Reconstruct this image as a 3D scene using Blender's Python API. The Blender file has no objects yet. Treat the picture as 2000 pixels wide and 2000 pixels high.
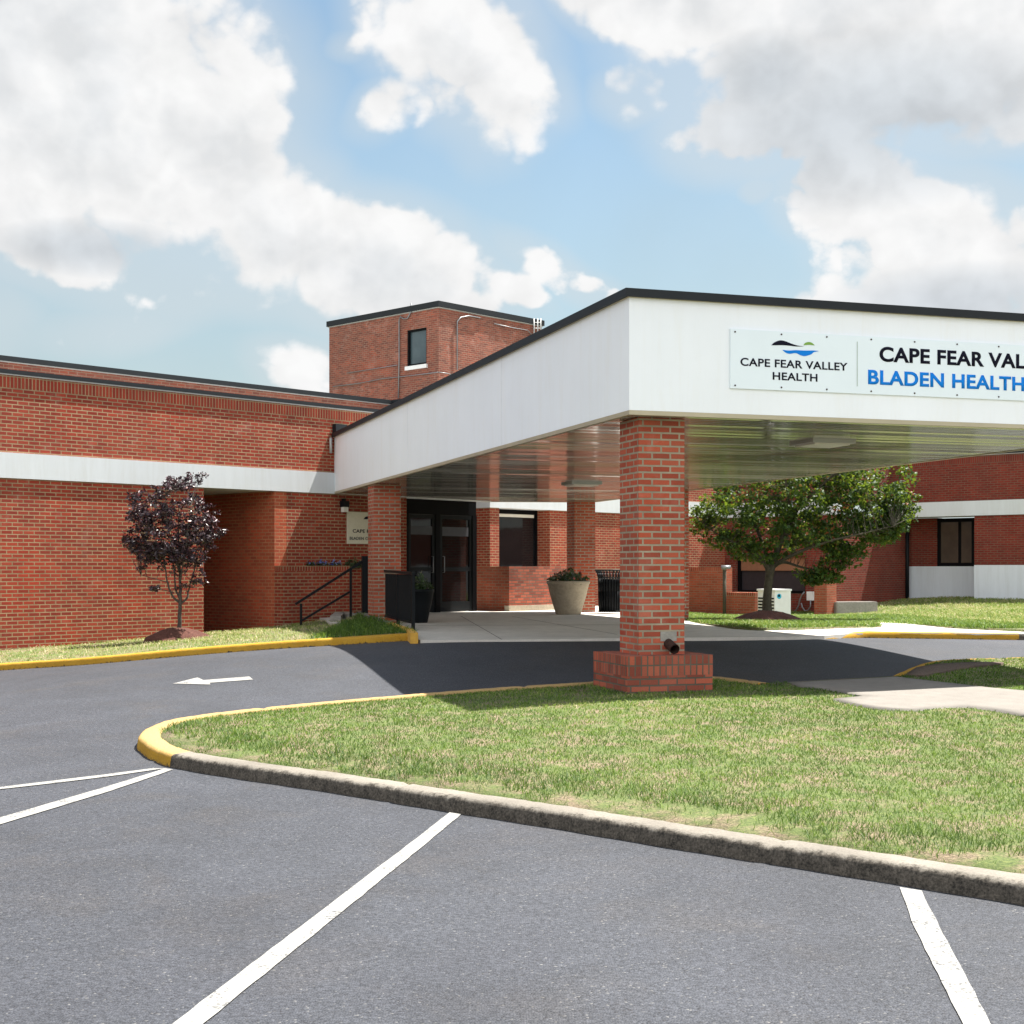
import bpy, bmesh, math, random
import numpy as np
from mathutils import Vector, Matrix, geometry as mgeo
random.seed(7); RNG = np.random.default_rng(7)
S = bpy.context.scene
COL = S.collection
F = 2750.0; HY = 1108.0; E = 1.6            # focal length and horizon in photo pixels (2000 wide), eye height

# ------------------------------------------------------------------ camera
cam = bpy.data.cameras.new('camera'); co = bpy.data.objects.new('camera', cam); COL.objects.link(co)
co.location = (0, 0, E); co.rotation_euler = (math.radians(90), 0, 0)
cam.sensor_width = 36; cam.lens = 36*F/2000; cam.shift_y = (HY-1000)/2000; cam.clip_start = .1; cam.clip_end = 3000
S.camera = co

# ------------------------------------------------------------------ sun and sky
SUN = Vector((.853, .522, 2.28)).normalized()
sl = bpy.data.lights.new('sun', 'SUN'); so = bpy.data.objects.new('sun', sl); COL.objects.link(so)
sl.energy = 5.0; sl.angle = math.radians(.53); sl.color = (1.0, .95, .87)
so.rotation_euler = SUN.to_track_quat('Z', 'Y').to_euler(); so.location = (20, 12, 50)
S.view_settings.view_transform = 'Standard'; S.view_settings.look = 'None'
S.view_settings.exposure = 1.58; S.view_settings.gamma = 1

W = bpy.data.worlds.new('World'); S.world = W; W.use_nodes = True
nt = W.node_tree; nt.nodes.clear()
class NB:
    """small node-building helper"""
    def __init__(s, nt): s.nt = nt
    def n(s, t, **k):
        nd = s.nt.nodes.new(t)
        for a, v in k.items(): setattr(nd, a, v)
        return nd
    def put(s, sock, v):
        if hasattr(v, 'is_output') or isinstance(v, bpy.types.NodeSocket): s.nt.links.new(v, sock)
        else: sock.default_value = v
    def m(s, op, a, b=None, c=None, clamp=False):
        nd = s.n('ShaderNodeMath', operation=op); nd.use_clamp = clamp
        for i, v in enumerate((a, b, c)):
            if v is not None: s.put(nd.inputs[i], v)
        return nd.outputs[0]
    def vm(s, op, a, b=None, sc=None):
        nd = s.n('ShaderNodeVectorMath', operation=op)
        s.put(nd.inputs[0], a)
        if b is not None: s.put(nd.inputs[1], b)
        if sc is not None: s.put(nd.inputs['Scale'], sc)
        return nd.outputs[0]
    def mix(s, f, a, b, bt='MIX'):
        nd = s.n('ShaderNodeMix', data_type='RGBA', blend_type=bt)
        s.put(nd.inputs[0], f); s.put(nd.inputs[6], a); s.put(nd.inputs[7], b)
        return nd.outputs[2]
    def noise(s, vec, sc, det=4, rough=.55, dist=0, col=False):
        nd = s.n('ShaderNodeTexNoise'); nd.inputs['Scale'].default_value = sc
        nd.inputs['Detail'].default_value = det; nd.inputs['Roughness'].default_value = rough
        nd.inputs['Distortion'].default_value = dist
        if vec is not None: s.put(nd.inputs['Vector'], vec)
        return nd.outputs['Color' if col else 'Fac']
    def ramp(s, f, stops):
        nd = s.n('ShaderNodeValToRGB'); el = nd.color_ramp.elements
        while len(el) < len(stops): el.new(.5)
        for e, (p, c) in zip(el, stops):
            e.position = p; e.color = c if len(c) == 4 else (*c, 1)
        s.put(nd.inputs[0], f)
        return nd.outputs[0]
    def rng(s, f, a, b, c=0, d=1, smooth=False):
        nd = s.n('ShaderNodeMapRange'); nd.interpolation_type = 'SMOOTHSTEP' if smooth else 'LINEAR'
        s.put(nd.inputs[0], f)
        for i, v in zip((1, 2, 3, 4), (a, b, c, d)): s.put(nd.inputs[i], v)
        return nd.outputs[0]

def azel(px, py):
    x = (px-1000)/F; z = (HY-py)/F
    return math.atan(x), math.atan2(z, math.sqrt(1+x*x))

# cloud density as a node group of the viewing direction
cg = bpy.data.node_groups.new('cloud_density', 'ShaderNodeTree')
cg.interface.new_socket('Dir', in_out='INPUT', socket_type='NodeSocketVector')
cg.interface.new_socket('Density', in_out='OUTPUT', socket_type='NodeSocketFloat')
b = NB(cg); gi_ = cg.nodes.new('NodeGroupInput'); go_ = cg.nodes.new('NodeGroupOutput')
d0 = gi_.outputs[0]
wn = b.noise(d0, 5.0, 3, .5, col=True)
dv = b.vm('ADD', d0, b.vm('SCALE', b.vm('SUBTRACT', wn, (.5, .5, .5)), sc=.07))
sx = b.n('ShaderNodeSeparateXYZ'); b.put(sx.inputs[0], dv)
az = b.m('ARCTAN2', sx.outputs[0], sx.outputs[1]); el = b.m('ARCSINE', sx.outputs[2])
BLOBS = [  # px, py, rx, ry, tilt (deg, + = rising to the right), strength
 (60, 150, 400, 250, 0, 1.6), (300, 270, 270, 200, -30, 1.35), (470, 400, 230, 140, -30, 1.3), (200, 30, 290, 90, -10, 1.4),
 (640, 500, 280, 115, -12, 1.3), (800, 540, 140, 80, -30, 1.25), (885, 590, 95, 42, 0, .85), (70, 450, 230, 85, -14, 1.2), (420, 560, 260, 60, 0, .75),
 (880, 40, 175, 110, -20, 1.0), (960, 140, 110, 120, 0, 1.0), (1060, 180, 50, 50, 0, .6), (705, 85, 55, 22, 0, .5), (780, 200, 75, 38, 30, .5),
 (1370, 20, 220, 75, -12, 1.3), (1760, 90, 400, 150, 0, 1.5), (1480, 225, 170, 85, 0, 1.2), (1880, 215, 300, 95, 0, 1.25),
 (1260, 168, 85, 38, 0, .75), (1720, 425, 170, 75, -25, 1.2), (1870, 520, 200, 110, -20, 1.25), (1600, 365, 70, 45, 0, .85),
 (1780, 590, 150, 70, 0, .8), (1480, 362, 26, 16, 0, .6), (1120, 545, 130, 26, -25, .42), (1010, 565, 60, 30, -25, .42),
 (230, 640, 110, 30, 10, .42), (20, 620, 60, 60, 0, .42), (600, 720, 90, 45, 0, .7),
]
acc = None
for (px, py, rx, ry, tl, st) in BLOBS:
    a0, e0 = azel(px, py); t = math.radians(tl); ct, sn = math.cos(t), math.sin(t)
    da = b.m('SUBTRACT', az, a0); de = b.m('SUBTRACT', el, e0)
    p = b.m('ADD', b.m('MULTIPLY', da, ct*F/rx), b.m('MULTIPLY', de, sn*F/rx))
    q = b.m('ADD', b.m('MULTIPLY', da, -sn*F/ry), b.m('MULTIPLY', de, ct*F/ry))
    r2 = b.m('ADD', b.m('MULTIPLY', p, p), b.m('MULTIPLY', q, q))
    v = b.m('MULTIPLY', b.m('SUBTRACT', 1.0, b.m('MULTIPLY', r2, .55)), st)
    acc = v if acc is None else b.m('SMOOTH_MAX', acc, v, .12)
acc = b.m('MAXIMUM', acc, -.6)
# generic clouds away from the part of the sky that the photo shows
far = b.rng(b.m('ABSOLUTE', az), .42, .7, 0, 1)
high = b.rng(el, .46, .7, 0, 1)
back = b.m('MULTIPLY', b.rng(sx.outputs[1], .1, -.35), b.rng(el, .75, .35))       # unseen cloud bank added low behind the viewer as fill light
gen = b.m('ADD', b.m('MULTIPLY', b.m('SUBTRACT', b.noise(d0, 2.2, 3, .5), .50), 5.0), b.m('MULTIPLY', back, 2.0))
acc = b.m('ADD', b.m('MULTIPLY', acc, b.m('SUBTRACT', 1.0, b.m('MAXIMUM', far, high))), b.m('MULTIPLY', gen, b.m('MAXIMUM', far, high)))
b.put(go_.inputs[0], acc)
# billowing detail, evaluated at small offsets for the shading
dg_ = bpy.data.node_groups.new('cloud_detail', 'ShaderNodeTree')
dg_.interface.new_socket('Dir', in_out='INPUT', socket_type='NodeSocketVector')
dg_.interface.new_socket('Detail', in_out='OUTPUT', socket_type='NodeSocketFloat')
b = NB(dg_); gi2 = dg_.nodes.new('NodeGroupInput'); go2 = dg_.nodes.new('NodeGroupOutput'); d0 = gi2.outputs[0]
f1 = b.noise(b.vm('MULTIPLY', d0, (1, 1, 1.35)), 11, 7, .57, .0)
vb_ = b.n('ShaderNodeTexVoronoi', feature='F1'); vb_.inputs['Scale'].default_value = 15; vb_.inputs['Detail'].default_value = 2
vb_.inputs['Roughness'].default_value = .5; vb_.inputs['Lacunarity'].default_value = 2.3
b.put(vb_.inputs['Vector'], b.vm('ADD', d0, b.vm('SCALE', b.vm('SUBTRACT', b.noise(d0, 22, 2, .6, col=True), (.5, .5, .5)), sc=.04)))
puff = b.m('SUBTRACT', .50, vb_.outputs['Distance'])
b.put(go2.inputs[0], b.m('ADD', b.m('MULTIPLY', b.m('SUBTRACT', f1, .5), 2.3), b.m('MULTIPLY', puff, 1.1)))

b = NB(nt)
tc = b.n('ShaderNodeTexCoord'); dr = tc.outputs['Generated']
cgn = b.n('ShaderNodeGroup'); cgn.node_tree = cg; b.put(cgn.inputs[0], dr); COV = cgn.outputs[0]
def det(off):
    g = b.n('ShaderNodeGroup'); g.node_tree = dg_
    b.put(g.inputs[0], dr if off is None else b.vm('ADD', dr, off)); return g.outputs[0]
N0 = det(None); N1 = det((.010, 0, .022))
azs = b.n('ShaderNodeSeparateXYZ'); b.put(azs.inputs[0], dr)
gaz = b.m('ARCTAN2', azs.outputs[0], azs.outputs[1]); gel = b.m('ARCSINE', azs.outputs[2])
GREY = None
for (px, py, rx, ry) in [(1680, 235, 330, 120), (1500, 160, 110, 70), (190, 485, 140, 40), (1880, 600, 200, 60)]:
    a0, e0 = azel(px, py); p = b.m('MULTIPLY', b.m('SUBTRACT', gaz, a0), F/rx); q_ = b.m('MULTIPLY', b.m('SUBTRACT', gel, e0), F/ry)
    v = b.m('SUBTRACT', 1.0, b.m('MULTIPLY', b.m('ADD', b.m('MULTIPLY', p, p), b.m('MULTIPLY', q_, q_)), .5), clamp=True)
    GREY = v if GREY is None else b.m('MAXIMUM', GREY, v)
D0 = b.m('ADD', b.m('ADD', COV, N0), .22)
sky = b.n('ShaderNodeTexSky', sky_type='NISHITA', sun_disc=False)
sky.sun_elevation = math.asin(SUN.z); sky.sun_rotation = math.atan2(SUN.x, SUN.y)
sky.air_density = 1.15; sky.dust_density = 1.6; sky.ozone_density = 1.4; sky.altitude = 30
mask = b.rng(D0, .08, b.rng(b.noise(dr, 4, 2, .5), .4, .6, .30, .62), 0, 1, True)
edge = b.rng(b.m('SUBTRACT', N0, N1), -.6, .6, 0, 1)       # bright where the cloud thins out towards the light
deep = b.rng(b.m('ADD', b.m('MULTIPLY', COV, .9), b.m('MULTIPLY', N1, .8)), .35, 1.7, 0, 1, True)                            # grey where much cloud lies above
lum = b.m('ADD', b.m('MULTIPLY', edge, .15), b.m('SUBTRACT', b.m('SUBTRACT', .93, b.m('MULTIPLY', deep, .07)), b.m('MULTIPLY', GREY, .20)))
spx = b.n('ShaderNodeSeparateXYZ'); b.put(spx.inputs[0], dr)
lum = b.m('MULTIPLY', lum, b.m('MULTIPLY', 3.75, b.rng(spx.outputs[1], .15, -.45, 1.0, 2.15)))   # clouds behind the viewer made brighter as added fill light
ccol = b.mix(b.m('MAXIMUM', GREY, b.m('MULTIPLY', deep, .5)), (1.0, 1.0, 1.0, 1), (.89, .945, 1.0, 1))
cc = b.vm('SCALE', ccol, sc=lum)
sxx = b.n('ShaderNodeSeparateXYZ'); b.put(sxx.inputs[0], dr)
veil = b.rng(sxx.outputs[2], .06, .40, .86, .05)
veil = b.m('ADD', veil, b.m('MULTIPLY', b.m('SUBTRACT', b.noise(dr, 6, 5, .5, .6), .5), .35), clamp=True)
skyc = b.mix(b.m('MAXIMUM', veil, 0.0), sky.outputs[0], (1.95, 2.5, 2.95, 1))
skyc = b.mix(1.0, skyc, b.mix(b.rng(sxx.outputs[2], .02, .36), (1.08, 1.03, .92, 1), (.63, .70, .68, 1)), 'MULTIPLY')
skyc = b.mix(b.rng(b.m('ADD', COV, b.m('MULTIPLY', b.m('SUBTRACT', b.noise(dr, 7, 4, .55, .4), .5), 1.2)), -.75, .6, 0, .55, True), skyc, (2.8, 3.05, 3.2, 1))   # thin haze of cloud round the banks
full = b.mix(mask, skyc, cc)
bg = b.n('ShaderNodeBackground'); b.put(bg.inputs[0], full); bg.inputs[1].default_value = .080
wo = b.n('ShaderNodeOutputWorld'); nt.links.new(bg.outputs[0], wo.inputs[0])

# ------------------------------------------------------------------ frames and levels
def g2z(G): return E+G
class TPS:
    def __init__(s, pts):
        P = np.array(pts, float); s.p = P[:, :2]; n = len(P)
        K = s.k(np.linalg.norm(s.p[:, None]-s.p[None], axis=2)) + np.eye(n)*.02
        A = np.zeros((n+3, n+3)); A[:n, :n] = K; A[:n, n] = 1; A[:n, n+1:] = s.p; A[n, :n] = 1; A[n+1:, :n] = s.p.T
        s.w = np.linalg.solve(A, np.concatenate([P[:, 2], [0, 0, 0]]))
    def k(s, r): return np.where(r > 1e-9, r*r*np.log(np.maximum(r, 1e-9)), 0)
    def __call__(s, x, y):
        x = np.clip(np.atleast_1d(np.asarray(x, float)), -26, 26); y = np.clip(np.atleast_1d(np.asarray(y, float)), -12, 46)
        r = np.hypot(x[:, None]-s.p[None, :, 0], y[:, None]-s.p[None, :, 1])
        n = len(s.p)
        return s.k(r)@s.w[:n]+s.w[n]+s.w[n+1]*x+s.w[n+2]*y
road = TPS([(0,4,-1.6),(-3,4,-1.61),(3,4,-1.6),(0,8,-1.6),(4,7,-1.6),(-3,8,-1.61),(-3,10.5,-1.6),(-8,12,-1.66),(-8,22,-1.60),
 (-4.6,20.8,-1.29),(-1.35,19.9,-1.07),(1.5,20.5,-1.07),(4.5,21,-1.08),(1,15.4,-1.35),(2.3,16.3,-1.33),(-1.1,15.5,-1.39),(3.6,15.9,-1.33),
 (8,18.8,-1.25),(6,22.2,-1.115),(9,22.2,-1.115),(14,22,-1.12),(14,10,-1.5),(14,16,-1.28),(-14,20,-1.8),(-14,5,-1.75),(-14,-6,-1.7),
 (14,-6,-1.6),(0,-6,-1.6),(1.5,23.5,-1.16),(-1,24,-1.18),(3,27,-1.22),(7,27,-1.25),(12,27,-1.22),(14,42,-1.35),(6,41,-1.55),(0,42,-1.3),(-14,42,-1.7),(-6,30,-1.35),(24,20,-1.2),(24,0,-1.6),(-24,10,-1.9),(-24,40,-1.9),(24,42,-1.3)])
lawn2 = TPS([(3.3,26,-1.03),(6,24,-1.02),(9,24,-1.02),(14,24,-1.02),(22,24,-1.02),(5.2,40,-1.33),(6.3,41,-1.36),(8.5,40,-1.38),(9.4,40.5,-1.34),(11.6,43,-1.06),(13,41,-1.0),(14.5,39,-1.0),(22,34,-1.0),(3,40,-1.2),(9,30,-1.1),(5,30,-1.12),(13,33,-1.0)])
def isl(x, y): return road(x, y)+.10
def ray(px, py, fn, add=0.0):
    dx = (px-1000)/F; dz = (HY-py)/F
    Y = np.arange(2.5, 60, .05); d = dz*Y-(fn(dx*Y, Y)+add)
    s = np.where((d[:-1] > 0) & (d[1:] <= 0))[0]
    i = s[0] if len(s) else len(Y)-2
    y = Y[i]+.05*d[i]/(d[i]-d[i+1]) if len(s) else 60
    return (dx*y, y)
def hray(px, py, G):
    Y = F*G/(HY-py); return ((px-1000)/F*Y, Y)

tv = np.array([(3600-1000)/F, 1.0]); tv /= np.linalg.norm(tv)      # along the long wall, away to the right
qv = np.array([-tv[1], tv[0]])                                     # into the building, away to the left
uv_ = np.array([(121-1000)/F, 1.0]); uv_ /= np.linalg.norm(uv_)     # canopy, back
vv = np.array([uv_[1], -uv_[0]])                                   # canopy, to the right
def P(px, Z): return np.array([(px-1000)/F*Z, Z])
def onl(p, d, px):
    """point where the sight line of photo column px meets the line p + s d"""
    k = (px-1000)/F
    s = (k*p[1]-p[0])/(d[0]-k*d[1]); return p+s*d
SOF = 1.53
O0 = P(0, 24.04)
def W0(px, b=0.0): return onl(O0+qv*b, tv, px)
C0 = P(1229, SOF*F/(HY-809.5))
CW = 6.55
CR = C0+vv*CW

# ------------------------------------------------------------------ object helpers
def link(o): COL.objects.link(o); return o
def thing(name, label, cat, loc, group=None):
    o = bpy.data.objects.new(name, None); link(o); o.location = loc
    o['label'] = label; o['category'] = cat
    if group: o['group'] = group
    o.empty_display_size = .2
    return o
def tag(o, label=None, cat=None, group=None, kind=None):
    if label: o['label'] = label
    if cat: o['category'] = cat
    if group: o['group'] = group
    if kind: o['kind'] = kind
    return o
def root_loc(p):
    v = Vector((0, 0, 0))
    while p: v = v+p.location; p = p.parent
    return v
def mk(name, bm, mats, parent=None, smooth=False, uv=True, origin=None):
    """mesh given in world coordinates -> one object, optionally a part of parent"""
    if uv: boxuv(bm)
    me = bpy.data.meshes.new(name)
    base = root_loc(parent) if parent else Vector(origin) if origin is not None else Vector((0, 0, 0))
    if base.length > 0: bmesh.ops.translate(bm, verts=bm.verts, vec=-base)
    bm.normal_update(); bm.to_mesh(me); bm.free()
    for m in (mats if isinstance(mats, (list, tuple)) else [mats]): me.materials.append(m)
    if smooth: me.polygons.foreach_set('use_smooth', [True]*len(me.polygons))
    o = bpy.data.objects.new(name, me); link(o)
    if parent: o.parent = parent
    elif origin is not None: o.location = origin
    return o
def boxuv(bm):
    L = bm.loops.layers.uv.verify()
    bm.normal_update()
    for f in bm.faces:
        n = f.normal
        if abs(n.z) < .7:
            t = Vector((-n.y, n.x, 0)).normalized()
            for l in f.loops: l[L].uv = (l.vert.co.dot(t), l.vert.co.z)
        else:
            for l in f.loops: l[L].uv = (l.vert.co.dot(Vector((tv[0], tv[1], 0))), l.vert.co.dot(Vector((qv[0], qv[1], 0))))
def prism(bm, pts, z0, z1, mat=0):
    """vertical prism over the polygon pts (xy); z0, z1 numbers or lists"""
    n = len(pts)
    a = z0 if hasattr(z0, '__len__') else [z0]*n; c = z1 if hasattr(z1, '__len__') else [z1]*n
    ar = sum(pts[i][0]*pts[(i+1) % n][1]-pts[(i+1) % n][0]*pts[i][1] for i in range(n))
    idx = list(range(n)) if ar > 0 else list(range(n))[::-1]
    lo = [bm.verts.new((pts[i][0], pts[i][1], a[i])) for i in idx]; hi = [bm.verts.new((pts[i][0], pts[i][1], c[i])) for i in idx]
    fs = [bm.faces.new(hi), bm.faces.new(lo[::-1])]
    for i in range(n):
        j = (i+1) % n; fs.append(bm.faces.new((lo[i], lo[j], hi[j], hi[i])))
    for f in fs: f.material_index = mat
    return fs
def wall(bm, p0, p1, G0, G1, th, out=0.0, mat=0):
    """wall from p0 to p1 (seen from the street p0 is left), thickness th going back, face pushed out by out"""
    p0 = np.array(p0, float); p1 = np.array(p1, float); d = (p1-p0)/np.linalg.norm(p1-p0); q = np.array([-d[1], d[0]])
    a, b_ = p0-q*out, p1-q*out
    return prism(bm, [a, b_, b_+q*(th+out), a+q*(th+out)], g2z(G0), g2z(G1), mat)
def rect(c, ax, hx, hy):
    c = np.array(c); ax = np.array(ax); ay = np.array([-ax[1], ax[0]])
    return [c-ax*hx-ay*hy, c+ax*hx-ay*hy, c+ax*hx+ay*hy, c-ax*hx+ay*hy]
def tube(bm, pts, r, n=8, mat=0, caps=True):
    pts = [Vector(p) for p in pts]; rs = r if hasattr(r, '__len__') else [r]*len(pts)
    rings = []; ref = None
    for i, p in enumerate(pts):
        d = (pts[min(i+1, len(pts)-1)]-pts[max(i-1, 0)]).normalized()
        if ref is None: ref = Vector((0, 0, 1)) if abs(d.z) < .9 else Vector((1, 0, 0))
        x = d.cross(ref)
        if x.length < 1e-4: x = d.cross(Vector((0, 1, 0)))
        x.normalize(); y = d.cross(x).normalized(); ref = x.cross(d)
        rings.append([bm.verts.new(p+(x*math.cos(2*math.pi*k/n)+y*math.sin(2*math.pi*k/n))*rs[i]) for k in range(n)])
    for a, c in zip(rings[:-1], rings[1:]):
        for k in range(n):
            f = bm.faces.new((a[k], a[(k+1) % n], c[(k+1) % n], c[k])); f.material_index = mat; f.smooth = True
    if caps:
        for rr in (rings[0][::-1], rings[-1]):
            try: bm.faces.new(rr).material_index = mat
            except ValueError: pass
def bar(bm, a, c, w, h, mat=0):
    """rectangular bar from a to c"""
    a, c = Vector(a), Vector(c); d = (c-a).normalized()
    up = Vector((0, 0, 1)) if abs(d.z) < .95 else Vector((uv_[0], uv_[1], 0))
    x = d.cross(up).normalized(); y = x.cross(d).normalized()
    vs = [bm.verts.new(p+x*sx*w/2+y*sy*h/2) for p in (a, c) for sx, sy in ((-1, -1), (1, -1), (1, 1), (-1, 1))]
    for q in ((3, 2, 1, 0), (4, 5, 6, 7), (0, 1, 5, 4), (1, 2, 6, 5), (2, 3, 7, 6), (3, 0, 4, 7)):
        bm.faces.new([vs[i] for i in q]).material_index = mat
def lathe(bm, c, prof, n=32, mat=0):
    rings = [[bm.verts.new((c[0]+r*math.cos(2*math.pi*k/n), c[1]+r*math.sin(2*math.pi*k/n), z)) for k in range(n)] for r, z in prof]
    for a, d in zip(rings[:-1], rings[1:]):
        for k in range(n):
            f = bm.faces.new((a[k], a[(k+1) % n], d[(k+1) % n], d[k])); f.smooth = True; f.material_index = mat
    bm.faces.new(rings[0][::-1]); bm.faces.new(rings[-1])

# ------------------------------------------------------------------ materials
def newmat(name):
    m = bpy.data.materials.new(name); m.use_nodes = True; nt = m.node_tree; nt.nodes.clear()
    b = NB(nt); bs = b.n('ShaderNodeBsdfPrincipled'); o = b.n('ShaderNodeOutputMaterial'); nt.links.new(bs.outputs[0], o.inputs[0])
    return m, b, bs
def simple(name, col, rough=.6, metal=0, var=.12, sc=8, bump=0, bsc=60, spec=.4):
    m, b, bs = newmat(name); tc = b.n('ShaderNodeTexCoord').outputs['Object']
    n1 = b.noise(tc, sc, 5, .6); n2 = b.noise(tc, sc*.17, 3)
    f = b.m('ADD', b.m('MULTIPLY', n1, .6), b.m('MULTIPLY', n2, .4))
    k = b.rng(f, .3, .7, 1-var, 1+var)
    b.put(bs.inputs['Base Color'], b.vm('SCALE', (col[0], col[1], col[2]), sc=k))
    bs.inputs['Roughness'].default_value = rough; bs.inputs['Metallic'].default_value = metal
    bs.inputs['Specular IOR Level'].default_value = spec
    if bump:
        bp = b.n('ShaderNodeBump'); bp.inputs['Strength'].default_value = bump; bp.inputs['Distance'].default_value = .01
        b.put(bp.inputs['Height'], b.noise(tc, bsc, 5, .6)); b.put(bs.inputs['Normal'], bp.outputs[0])
    return m
def brick(name, c1, c2, mortar, soldier=False, ms=.0095, patch=.0, seed=0.0):
    m, b, bs = newmat(name); uv = b.n('ShaderNodeUVMap').outputs[0]; ob = b.n('ShaderNodeTexCoord').outputs['Object']
    wob = b.vm('SCALE', b.vm('SUBTRACT', b.noise(ob, 9, 2, .5, col=True), (.5, .5, .5)), sc=.004)
    uvw = b.vm('ADD', b.vm('ADD', uv, wob), (seed, 0, 0))
    bt = b.n('ShaderNodeTexBrick'); b.put(bt.inputs['Vector'], uvw)
    bt.inputs['Scale'].default_value = 1; bt.inputs['Mortar Size'].default_value = ms; bt.inputs['Mortar Smooth'].default_value = .15
    bt.inputs['Brick Width'].default_value = .0677 if soldier else .2032; bt.inputs['Row Height'].default_value = .2032 if soldier else .0677
    if soldier: bt.offset = 0
    bt.inputs['Color1'].default_value = (0, 0, 0, 1); bt.inputs['Color2'].default_value = (1, 1, 1, 1); bt.inputs['Mortar'].default_value = (.5, .5, .5, 1)
    vary = b.mix(bt.outputs['Color'], (*c1, 1), (*c2, 1))
    gr = b.rng(b.noise(ob, 120, 4, .7), .25, .75, .8, 1.18)
    big = b.rng(b.noise(ob, .55, 4, .6), .3, .7, .86, 1.13)
    hue = b.mix(b.rng(b.noise(ob, 1.3, 3, .6), .42, .68), vary, b.mix(1.0, vary, (1.22, .92, .80, 1), 'MULTIPLY'))
    bc = b.vm('SCALE', b.vm('SCALE', hue, sc=gr), sc=big)
    mo = b.vm('SCALE', (*mortar,), sc=b.rng(b.noise(ob, 3.0, 4, .6), .3, .7, .7, 1.15))
    col = b.mix(bt.outputs['Fac'], bc, mo)
    if patch:                                        # efflorescence and damp stains
        pf = b.rng(b.noise(ob, 2.6, 5, .65, .4), .56, .75, 0, patch)
        col = b.mix(pf, col, (.50, .42, .36, 1))
    b.put(bs.inputs['Base Color'], col)
    bs.inputs['Roughness'].default_value = .88; bs.inputs['Specular IOR Level'].default_value = .25
    bp = b.n('ShaderNodeBump'); bp.inputs['Strength'].default_value = .8; bp.inputs['Distance'].default_value = .006
    h = b.m('ADD', b.m('SUBTRACT', 1.0, bt.outputs['Fac']), b.m('MULTIPLY', b.noise(ob, 160, 3), .35))
    b.put(bp.inputs['Height'], h); b.put(bs.inputs['Normal'], bp.outputs[0])
    return m
M = {}
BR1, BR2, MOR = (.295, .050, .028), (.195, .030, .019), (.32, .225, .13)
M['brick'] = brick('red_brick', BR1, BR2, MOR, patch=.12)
M['soldier'] = brick('red_brick_soldier', BR1, BR2, MOR, soldier=True)
M['brick_tower'] = brick('tower_brick', (.27, .090, .06), (.155, .056, .043), (.28, .18, .13), ms=.008, patch=.25, seed=.07)
M['brick_col'] = brick('column_brick', (.40, .100, .056), (.27, .060, .036), (.31, .26, .19), ms=.0105, patch=.14, seed=.03)
M['brick_old'] = brick('worn_brick', (.38, .11, .066), (.18, .052, .036), (.12, .10, .075), ms=.009, patch=.12, seed=.05)
M['soldier_old'] = brick('worn_brick_soldier', (.38, .11, .066), (.20, .056, .038), (.12, .10, .075), soldier=True, ms=.008, patch=.15)
M['brick_old_dark'] = brick('orange_brick', (.34, .09, .048), (.25, .062, .034), (.25, .145, .09), ms=.009, patch=.05)
M['brick_maroon_shade'] = brick('maroon_brick_shaded', (.185, .029, .019), (.130, .020, .014), (.15, .09, .06), patch=.04)  # this pair: red brick darkened to put the walls' shade into the colour
M['soldier_maroon_shade'] = brick('maroon_brick_soldier_shaded', (.185, .029, .019), (.130, .020, .014), (.15, .09, .06), soldier=True)
M['coping'] = simple('dark_metal_coping', (.009, .012, .015), .6, .0, .2, 4, spec=.3)
M['coping_red'] = simple('brown_metal_edge', (.05, .025, .022), .45, .3, .2, 4)
M['drip'] = simple('pale_drip_edge', (.42, .43, .42), .5, .3, .1, 5)
M['black'] = simple('black_painted_metal', (.007, .009, .011), .5, 0, .15, 9, spec=.15)
M['frame'] = simple('black_frame', (.004, .004, .005), .6, 0, .1, 9, spec=.08)
def stucco(name, col, streak=.10):
    m, b, bs = newmat(name); ob = b.n('ShaderNodeTexCoord').outputs['Object']
    st = b.noise(b.vm('MULTIPLY', ob, (3, 3, .3)), 1.6, 6, .75, .5)
    st2 = b.noise(ob, 1.1, 4, .6)
    k = b.m('ADD', b.rng(st, .35, .7, 1.0, 1-streak), b.m('MULTIPLY', b.m('SUBTRACT', st2, .5), .10))
    warm = b.mix(b.rng(st, .5, .75, 0, .5), (*col, 1), (col[0]*.97, col[1]*.94, col[2]*.88, 1))
    b.put(bs.inputs['Base Color'], b.vm('SCALE', warm, sc=k)); bs.inputs['Roughness'].default_value = .85
    bs.inputs['Specular IOR Level'].default_value = .25
    bp = b.n('ShaderNodeBump'); bp.inputs['Strength'].default_value = .35; bp.inputs['Distance'].default_value = .004
    b.put(bp.inputs['Height'], b.noise(ob, 140, 4, .7)); b.put(bs.inputs['Normal'], bp.outputs[0])
    return m
M['stucco'] = stucco('white_stucco', (.83, .86, .895), .022)
M['stucco_band'] = stucco('white_stucco_band', (.60, .63, .65), .08)
M['stucco_base'] = stucco('white_painted_base', (.66, .70, .74), .12)
M['trim'] = simple('beige_trim', (.42, .37, .26), .5, .2, .1, 4)
M['signpanel'] = simple('pale_sign_panel', (.74, .82, .86), .35, 0, .03, 2)
M['ink'] = simple('dark_navy_lettering', (.006, .006, .016), .6, 0, .05, 5, spec=.08)
M['blue'] = simple('blue_lettering', (.006, .20, .68), .6, 0, .05, 5, spec=.1)
M['green'] = simple('green_mark', (.16, .32, .03), .35, 0, .05, 5)
M['wallsign'] = simple('cream_sign_panel', (.62, .58, .46), .5, 0, .08, 20)
M['greyink'] = simple('grey_lettering', (.05, .055, .055), .5, 0, .1, 5)
M['white'] = simple('white_paint', (.74, .75, .75), .45, 0, .08, 6)
M['lens'] = simple('frosted_lens', (.70, .68, .62), .35, 0, .05, 9)
M['valance'] = simple('brown_blind', (.26, .12, .065), .8, 0, .2, 10)
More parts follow.
